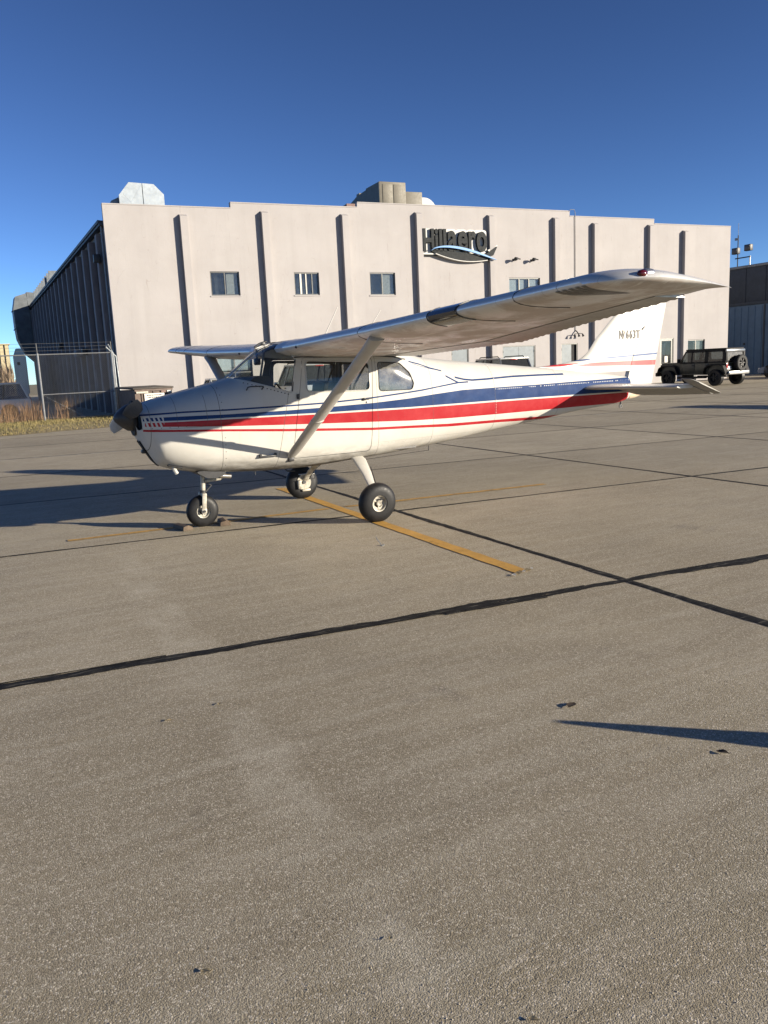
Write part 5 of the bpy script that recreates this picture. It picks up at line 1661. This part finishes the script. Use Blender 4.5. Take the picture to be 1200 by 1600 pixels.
b = MB(); b.box((-.74, 0, 1.79), (2.42, 1.36, .09), .035, seg=3); b.build('roof', M_TRIM, jp)
b = MB(); b.bm.faces.new([b.bm.verts.new(p) for p in ((.80, -.70, 1.16), (.80, .70, 1.16), (.46, .64, 1.74), (.46, -.64, 1.74))]); b.build('windshield', M_CARGL, jp, 0)
b = MB(); b.bm.faces.new([b.bm.verts.new(p) for p in ((-1.985, -.62, 1.22), (-1.985, .62, 1.22), (-1.945, .58, 1.66), (-1.945, -.58, 1.66))]); b.build('rear_window', M_CARGL2, jp, 0)
b = MB(); b.b2((-2.0, -.70, 1.62), (-1.92, .70, 1.76), .02); b.build('hardtop_rear', M_GREY, jp)  # grey on a black hardtop: paints in the reflection on its rear top
for s in (-1, 1):
    b = MB(); b.b2((-2.0, s*.58, 1.12), (-1.92, s*.70, 1.62), .01); b.build('hardtop_corner', M_TRIM, jp)
b = MB(); b.box((-2.13, 0, .62), (.22, 1.5, .18), .04); b.build('rear_bumper', M_RIM, jp)
b = MB(); b.box((2.24, 0, .60), (.26, 1.6, .20), .04); b.build('front_bumper', M_TRIM, jp)
b = MB(); b.lathe([(-.13, .24), (-.13, .36), (-.10, .40), (.10, .40), (.13, .36), (.13, .24)], (-2.18, -.12, 1.08), (1, 0, 0), 28); sp = b.build('spare_wheel', M_TRIM, jp)
b = MB(); b.lathe([(-.12, .26), (-.06, .22), (-.04, .10), (-.08, .06), (-.08, .001)], (-2.18, -.12, 1.08), (1, 0, 0), 20)
for k in range(6):
    a = math.pi*k/3
    b.box((-2.27, -.12+math.cos(a)*.14, 1.08+math.sin(a)*.14), (.03, .19, .045), .004, rot=Matrix.Rotation(a, 3, 'X'))
b.build('rim', M_RIMDK, sp)
b = MB(); b.box((-2.02, .52, .86), (.02, .30, .16), .004); b.build('licence_plate', M_PLATE, jp)
b = MB(); b.b2((-1.2, -.6, .7), (.3, .6, 1.3), .1); b.build('seats', M_SEAT, jp)

# ------------------------------------------------------------------ verge, fence, weeds
rs = random.Random(11)
b = MB()
nx_, ny_ = 60, 14
rows = []
for j in range(ny_+1):
    row = []
    for i in range(nx_+1):
        x = -28+(32.4)*i/nx_
        f = j/ny_
        y0 = 21.0+.25*math.sin(x*.9)+.15*math.sin(x*2.3)-.02*x + max(0, x-1.0)*.42
        y = y0+(28.6-y0)*f if i < nx_ else y0+(28.6-y0)*f
        z = .004+.13*min(1, f*3.0)*(1 if i < nx_ else 0)+rs.uniform(-.012, .012)*(1 if 0 < j else 0)
        row.append((x, y, z))
    rows.append(row)
b.grid(rows, False)
vg = b.build('grass_verge', M_DIRT, None, 60); vg['kind'] = 'structure'
b = MB(); b.grid([[(-60, 28.5, .09), (4.2, 28.5, .09)], [(-60, 75, .09), (6.6, 75, .09)]], False)
yd = b.build('yard_ground', M_CONC, None, 0); yd['kind'] = 'structure'
def blades(name, label, m, n, fx, h, wd, seed, lean=.5, kind='stuff'):
    r = random.Random(seed)
    V, F = [], []
    for _ in range(n):
        x, y, z = fx(r)
        a = r.uniform(0, 2*math.pi)
        hh = h*r.uniform(.4, 1.25)
        lx, ly = math.cos(a)*lean*hh*r.random(), math.sin(a)*lean*hh*r.random()
        dx, dy = -math.sin(a)*wd*r.uniform(.6, 1.3), math.cos(a)*wd*r.uniform(.6, 1.3)
        k = len(V)
        V += [(x-dx, y-dy, z), (x+dx, y+dy, z), (x+lx*.4+dx*.7, y+ly*.4+dy*.7, z+hh*.6), (x+lx*.4-dx*.7, y+ly*.4-dy*.7, z+hh*.6), (x+lx, y+ly, z+hh)]
        F += [(k, k+1, k+2, k+3), (k+3, k+2, k+4)]
    me = bpy.data.meshes.new(name); me.from_pydata(V, [], F)
    o = link_mesh(name, me, m)
    o['kind'] = kind
    if label: o['label'] = label
    return o
def leafy(name, c1, c2, c3):
    m, t, bs = material(name)
    p = t.pos()
    c = t.mix(t.mapr(t.noise(p, 1.2, 4, .6), .35, .65), c1, c2)
    c = t.mix(t.mapr(t.noise(p, 25, 3, .6), .45, .7), c, c3)
    t.put(bs.inputs['Base Color'], c); bs.inputs['Roughness'].default_value = .8
    return m
M_GRASS = leafy('dry_grass', (.22, .17, .065), (.12, .115, .035), (.33, .26, .12))
M_WEED = leafy('dry_weed', (.24, .125, .06), (.32, .19, .095), (.40, .28, .15))
M_BRUSH = leafy('dry_brush', (.13, .09, .055), (.19, .13, .08), (.22, .17, .11))
def vpos(r):
    x = -14+r.random()*18.2
    y0 = 21.1+.25*math.sin(x*.9)+.15*math.sin(x*2.3)-.02*x+max(0, x-1.0)*.42
    f = r.random()**1.0
    y = y0+(28.3-y0)*f
    if r.random() < .35*(x > 0): y = y0+(28.3-y0)*(.25+.75*f)
    return x, y, .13*min(1, f*3.0)-.01
blades('verge_grass', 'short dry yellow-green grass on the verge below the fence', M_GRASS, 26000, vpos, .10, .008, 3, .9)
blades('dry_weeds', 'tall reddish dry weeds along the foot of the fence', M_WEED, 1500, lambda r: (r.choice((-5.2, -4.1, -3.3, -2.4, -1.9, -1.2, -.75, -.5, -.1, .15, .35, .5, 1.45, 1.75))+r.gauss(0, .17), 27.3+abs(r.gauss(0, .30)), .08), .85, .007, 5, .75)
def bpos(r):
    x = r.uniform(-20, 5.0); y = r.uniform(108, 125)
    return x, y, -.3+r.random()**1.5*3.6
blades('dry_brush', 'brown dry brush far behind the parked white vehicle', M_BRUSH, 7000, bpos, 1.6, .09, 8, .7)

fe = empty('chain_link_fence', (0, 27.1, .08), 0, 'galvanised chain-link fence with barbed wire at the left', 'fence')
FH = 2.75
for x in (-7.2, -3.2, .72, 3.6):
    b = MB(); b.tube([(x, 0, 0), (x, 0, FH+.02)], .042 if x < 3 else .05, 10); b.tube([(x, 0, FH), (x-.02, -.12, FH+.42)], .018, 6); b.build('post', M_STEEL, fe)
for x0, x1 in ((-7.2, -3.2), (-3.2, .72), (.72, 3.6)):
    b = MB(); b.tube([(x0+.04, 0, FH-.03), (x1-.04, 0, FH-.03)], .024, 8); b.build('top_rail', M_STEEL, fe)
b = MB(); b.tube([(.76, 0, 1.12), (3.55, 0, 1.12)], .022, 8); b.build('mid_rail', M_STEEL, fe)
b = MB(); b.tube([(.76, .01, 1.10), (2.3, .01, .12)], .008, 5); b.build('truss_rod', M_STEEL, fe)
for k in range(3):
    b = MB(); b.tube([(-7.2, -.04-.035*k, FH+.12+.14*k), (3.62, -.04-.035*k, FH+.12+.14*k)], .005, 4); b.build('barbed_wire', M_STEEL, fe)
V, F = [], []
def wire(p, q, w_=.0019):
    p, q = Vector(p), Vector(q)
    d = (q-p).normalized(); n = Vector((-d.z, 0, d.x))*w_
    k = len(V)
    for c in (p, q): V.extend([tuple(c+n), tuple(c-n+Vector((0, w_, 0))), tuple(c-n-Vector((0, w_, 0)))])
    F.extend([(k, k+1, k+4, k+3), (k+1, k+2, k+5, k+4), (k+2, k, k+3, k+5)])
X0, X1, Z0, Z1 = -7.2, 3.6, .03, FH-.04
st_ = .085
k0 = int((X0-(Z1-Z0))/st_)
for k in range(k0, int(X1/st_)+int((Z1-Z0)/st_)+3):
    xa = k*st_
    for sg_ in (1, -1):
        # x = xa + sg*(z-Z0)
        t0, t1 = 0.0, Z1-Z0
        a0 = (X0-xa)*sg_; a1 = (X1-xa)*sg_
        lo_t, hi_t = max(t0, min(a0, a1)), min(t1, max(a0, a1))
        if hi_t-lo_t > .02: wire((xa+sg_*lo_t, .012*sg_*.3, Z0+lo_t), (xa+sg_*hi_t, .012*sg_*.3, Z0+hi_t))
me = bpy.data.meshes.new('chain_link_mesh'); me.from_pydata(V, [], F)
o = link_mesh('chain_link_mesh', me, simple('wire_dull', (.28, .285, .285), .5, .5), fe); o['kind'] = 'stuff'

# gate frame at the building corner
gt = empty('gate_frame', (3.72, 27.25, .05), 0, 'leaning dark metal gate frame beside the building corner', 'gate')
b = MB(); b.tube([(-.02, 0, 0), (-.02, .02, 2.7), (-.18, .15, 3.1)], .03, 8); b.build('upright', M_GALV2, gt)
b = MB(); b.tube([(.20, .3, 0), (.12, .3, 2.6), (-.25, .3, 3.0)], .03, 8); b.build('upright', M_GALV2, gt)
b = MB(); b.tube([(-.02, .0, 1.1), (.17, .3, 1.1)], .02, 6); b.build('crossbar', M_GALV2, gt)

# skip (dumpster)
M_SKIP = simple('skip_brown', (.085, .055, .042), .6, .1, .2, 4, dirt=.3)
M_SKIPLID = simple('skip_lid_dark', (.05, .042, .036), .7, 0, .2, 6)
dp = empty('dumpster', (4.62, 26.0, 0), R(9), 'brown steel dumpster with white notice at the building corner', 'dumpster')
b = MB(); b.prism([(-.78, .12), (-.78, 1.22), (.78, 1.22), (.78, .12)], -.9, 1.05, 'xz'); b.build('bin', M_SKIP, dp)
for k in (-.5, 0, .5):
    b = MB(); b.b2((k-.03, -.94, .15), (k+.03, -.902, 1.18)); b.build('rib', M_SKIP, dp)
b = MB(); b.b2((-.80, -.96, 1.16), (.80, -.902, 1.24)); b.build('rim', M_SKIP, dp)
b = MB(); b.box((-.02, .05, 1.30), (1.72, 2.1, .07), .02, rot=Matrix.Rotation(R(1.5), 3, 'X')); b.build('lid', M_SKIPLID, dp)
b = MB(); b.b2((-.42, -.972, .72), (.42, -.962, 1.06)); nt_ = b.build('notice', M_WHITEP, dp)
for k, wd in enumerate((.66, .60, .40)):
    b = MB()
    x = -wd/2
    r = random.Random(k)
    while x < wd/2:
        l_ = r.uniform(.03, .10); b.b2((x, -.9745, .97-k*.085), (min(x+l_, wd/2), -.9725, 1.005-k*.085)); x += l_+.02
    b.build('notice_lettering', M_SIGNDK, nt_)
b = MB(); b.b2((-.74, -.971, 1.08), (-.25, -.961, 1.155)); b.build('sticker', M_CURTAIN, dp)
b = MB(); b.b2((.30, -.971, 1.08), (.48, -.961, 1.155)); b.build('sticker', M_RUSTBEAM, dp)
b = MB(); b.b2((.55, -.971, 1.06), (.72, -.961, 1.155)); b.build('sticker', M_WHITEP, dp)
for s in (-.72, .72):
    b = MB(); b.lathe([(-.03, .001), (-.03, .06), (.03, .06), (.03, .001)], (s, -.7, .06), (1, 0, 0), 12); b.build('caster', M_RUBBER, dp)

# far left: white trailer and a slatted shed
tr_ = empty('box_trailer', (2.02, 55, 0), R(-4), 'tall white box trailer beside the shaded far end of the building', 'trailer')
b = MB(); b.prism(rounded([(-.42, .9), (-.42, 3.6), (-.2, 4.15), (.2, 4.15), (.36, 3.7), (.36, .9)], .12, 3), 0, 5, 'xz'); b.build('box', M_WHITEC, tr_, 30)
b = MB(); b.b2((.363, .05, 1.0), (.42, 4.9, 3.6), .01); b.build('side_panel', M_SIGNWH, tr_)
b = MB(); b.box((-.1, -.02, 3.1), (.18, .03, .22), .01); b.build('vent', M_BLK, tr_)
b = MB(); b.b2((-.38, .1, .5), (.32, 4.8, .895)); b.build('chassis', M_DKMETAL, tr_)
for s in (-.36, .30):
    b = MB(); b.lathe([(-.1, .001), (-.1, .38), (.1, .38), (.1, .001)], (s, 1.2, .38), (1, 0, 0), 20); b.build('wheel', M_RUBBER, tr_)
M_SHED = simple('shed_cream', (.42, .36, .22), .7, 0, .15, 2)
sh_ = empty('slatted_shed', (-22, 140, 0), 0, 'cream slatted shed on the far left horizon', 'shed')
b = MB(); b.b2((0, .2, 0), (28.6, 8, 8.0)); b.build('wall', M_DARKH, sh_)
for k in range(36):
    b = MB(); b.b2((k*.8, 0, 0), (k*.8+.55, .19, 8.05)); b.build('slat', M_SHED, sh_)
b = MB(); b.b2((-.2, -.2, 8.06), (28.8, 8.2, 8.25)); b.build('roof', M_SHED, sh_)

# ------------------------------------------------------------------ small things on the apron
M_LEAF = simple('leaf_brown', (.045, .030, .018), .8, 0, .3, 40)
M_LEAF2 = simple('leaf_pale', (.34, .27, .15), .8, 0, .3, 40)
def leaf(x, y, sz, rz, m, lab, curl=.4):
    sz *= .85
    b = MB()
    rr = []
    n = 9
    for k in range(n):
        f = k/(n-1)
        wd = sz*.32*math.sin(math.pi*min(1, f*.95+.04))**.8
        z = .004+curl*sz*(.5*(f-.5)**2+.1*math.sin(f*5))
        rr.append([(sz*(f-.5), -wd, z+curl*wd*.8), (sz*(f-.5), 0, z), (sz*(f-.5), wd, z+curl*wd*.6)])
    b.grid(rr, False)
    b.tube([(-sz*.5, 0, .006), (-sz*.72, .01*sz, .012)], .0012, 4)
    o = b.build('leaf', m)
    o.location = (x, y, .001); o.rotation_euler = (0, 0, rz)
    tag(o, lab, 'leaf', 'leaves blown onto the apron')
leaf(-.003, -6.044, .085, .5, M_LEAF, 'dark dry leaf just beyond the pointed shadow', .3)
leaf(.199, -6.765, .06, 2.0, M_LEAF, 'curled brown leaf just in front of the pointed shadow')
leaf(-1.475, -5.041, .035, 1.0, M_LEAF2, 'small pale leaf on the dusty trail below the wide tar joint')
leaf(-1.746, -5.101, .04, .2, M_LEAF2, 'small pale leaf left of the dusty trail, nearest the wide tar joint')
leaf(-2.063, -6.892, .034, 2.5, M_LEAF2, 'curled pale leaf in the lower left foreground')
leaf(-1.545, -7.044, .02, .9, M_LEAF2, 'tiny pale leaf in the centre of the foreground')
leaf(-1.373, -7.502, .03, 2.2, M_LEAF2, 'pale leaf at the very bottom edge')
leaf(.30, -7.05, .03, .4, M_LEAF, 'tiny dark leaf farthest right in the foreground')
b = MB(); b.tube([(-.01, .0, .0), (-.02, .01, .03), (-.05, .02, .075), (-.05, .03, .09)], .004, 5); b.tube([(-.01, 0, .004), (.012, -.005, .008), (.02, .004, .006)], .008, 6)
o = b.build('bent_wire', M_STEEL); o.location = (.95, -2.22, 0); tag(o, 'short bent wire sticking up from the concrete left of the yellow line', 'wire')
fk = empty('paint_flakes', (1.38, -3.84, .003), R(5), 'curled flakes of paint at the near end of the yellow line', 'debris')
r = random.Random(4)
for k in range(7):
    b = MB()
    x, y, s = -.12+k*.04+r.uniform(-.01, .01), -.02+.008*k+r.uniform(-.012, .012), r.uniform(.025, .05)
    rr = []
    for q in range(5):
        f = q/4
        rr.append([(x+s*(f-.5), y-s*.4*r.uniform(.7, 1.2), .002+s*.5*abs(f-.5)), (x+s*(f-.5), y+s*.4*r.uniform(.7, 1.2), .004+s*.35*f)])
    b.grid(rr, False); b.build('flake', M_LEAF2 if k % 3 else M_WHITEP, fk)
# loose grit: too many to count
r = random.Random(9)
V, F = [], []
for _ in range(2600):
    d = 1.2+r.random()**1.6*9
    a = R(27)+r.uniform(-.55, .55)
    x, y = CAM.x+math.sin(a)*d, CAM.y+math.cos(a)*d
    s = r.uniform(.001, .0026)
    k = len(V)
    for dx, dy, dz in ((-1, -.7, 0), (1, -.8, 0), (.8, .9, 0), (-.9, .7, 0), (.1, 0, 1.1)):
        V.append((x+dx*s*r.uniform(.6, 1.2), y+dy*s*r.uniform(.6, 1.2), .0005+dz*s))
    F += [(k, k+1, k+4), (k+1, k+2, k+4), (k+2, k+3, k+4), (k+3, k, k+4)]
me = bpy.data.meshes.new('loose_grit'); me.from_pydata(V, [], F)
M_GRIT = simple('grit_stone', (.40, .35, .27), .8, 0, .4, 30)
o = link_mesh('loose_grit', me, M_GRIT); o['kind'] = 'stuff'; o['label'] = 'loose grit scattered over the concrete'

# unseen objects added outside the view to cast shadows into it
M_CONE = simple('cone_orange', (.75, .12, .02), .5, 0, .1, 8)
cn = empty('shadow_caster_cone', (-.154+.70*.47/.226, -6.162-.715*.47/.226, 0), .3, 'unseen orange traffic cone added at the right to cast the pointed shadow', 'traffic cone')
b = MB(); b.lathe([(.03, .135), (.46, .022), (.475, .015), (.475, .001)], (0, 0, 0), (0, 0, 1), 24); b.build('cone', M_CONE, cn)
b = MB(); b.lathe([(.20, .097), (.30, .071)], (0, 0, .0), (0, 0, 1), 24); b.build('band', M_SIGNWH, cn)
for v in cn.children[-1].data.vertices: v.co.x *= 1.03; v.co.y *= 1.03
b = MB(); b.box((0, 0, .016), (.34, .34, .03), .01); b.build('base', M_BLK, cn)
p2_ = copy_tree(plane)  # unseen copy added for the wing shadow at the right
p2_.location = (23.3, -2.2, 0)
p2_['label'] = 'unseen copy of the airplane added at the right to cast a wing shadow'
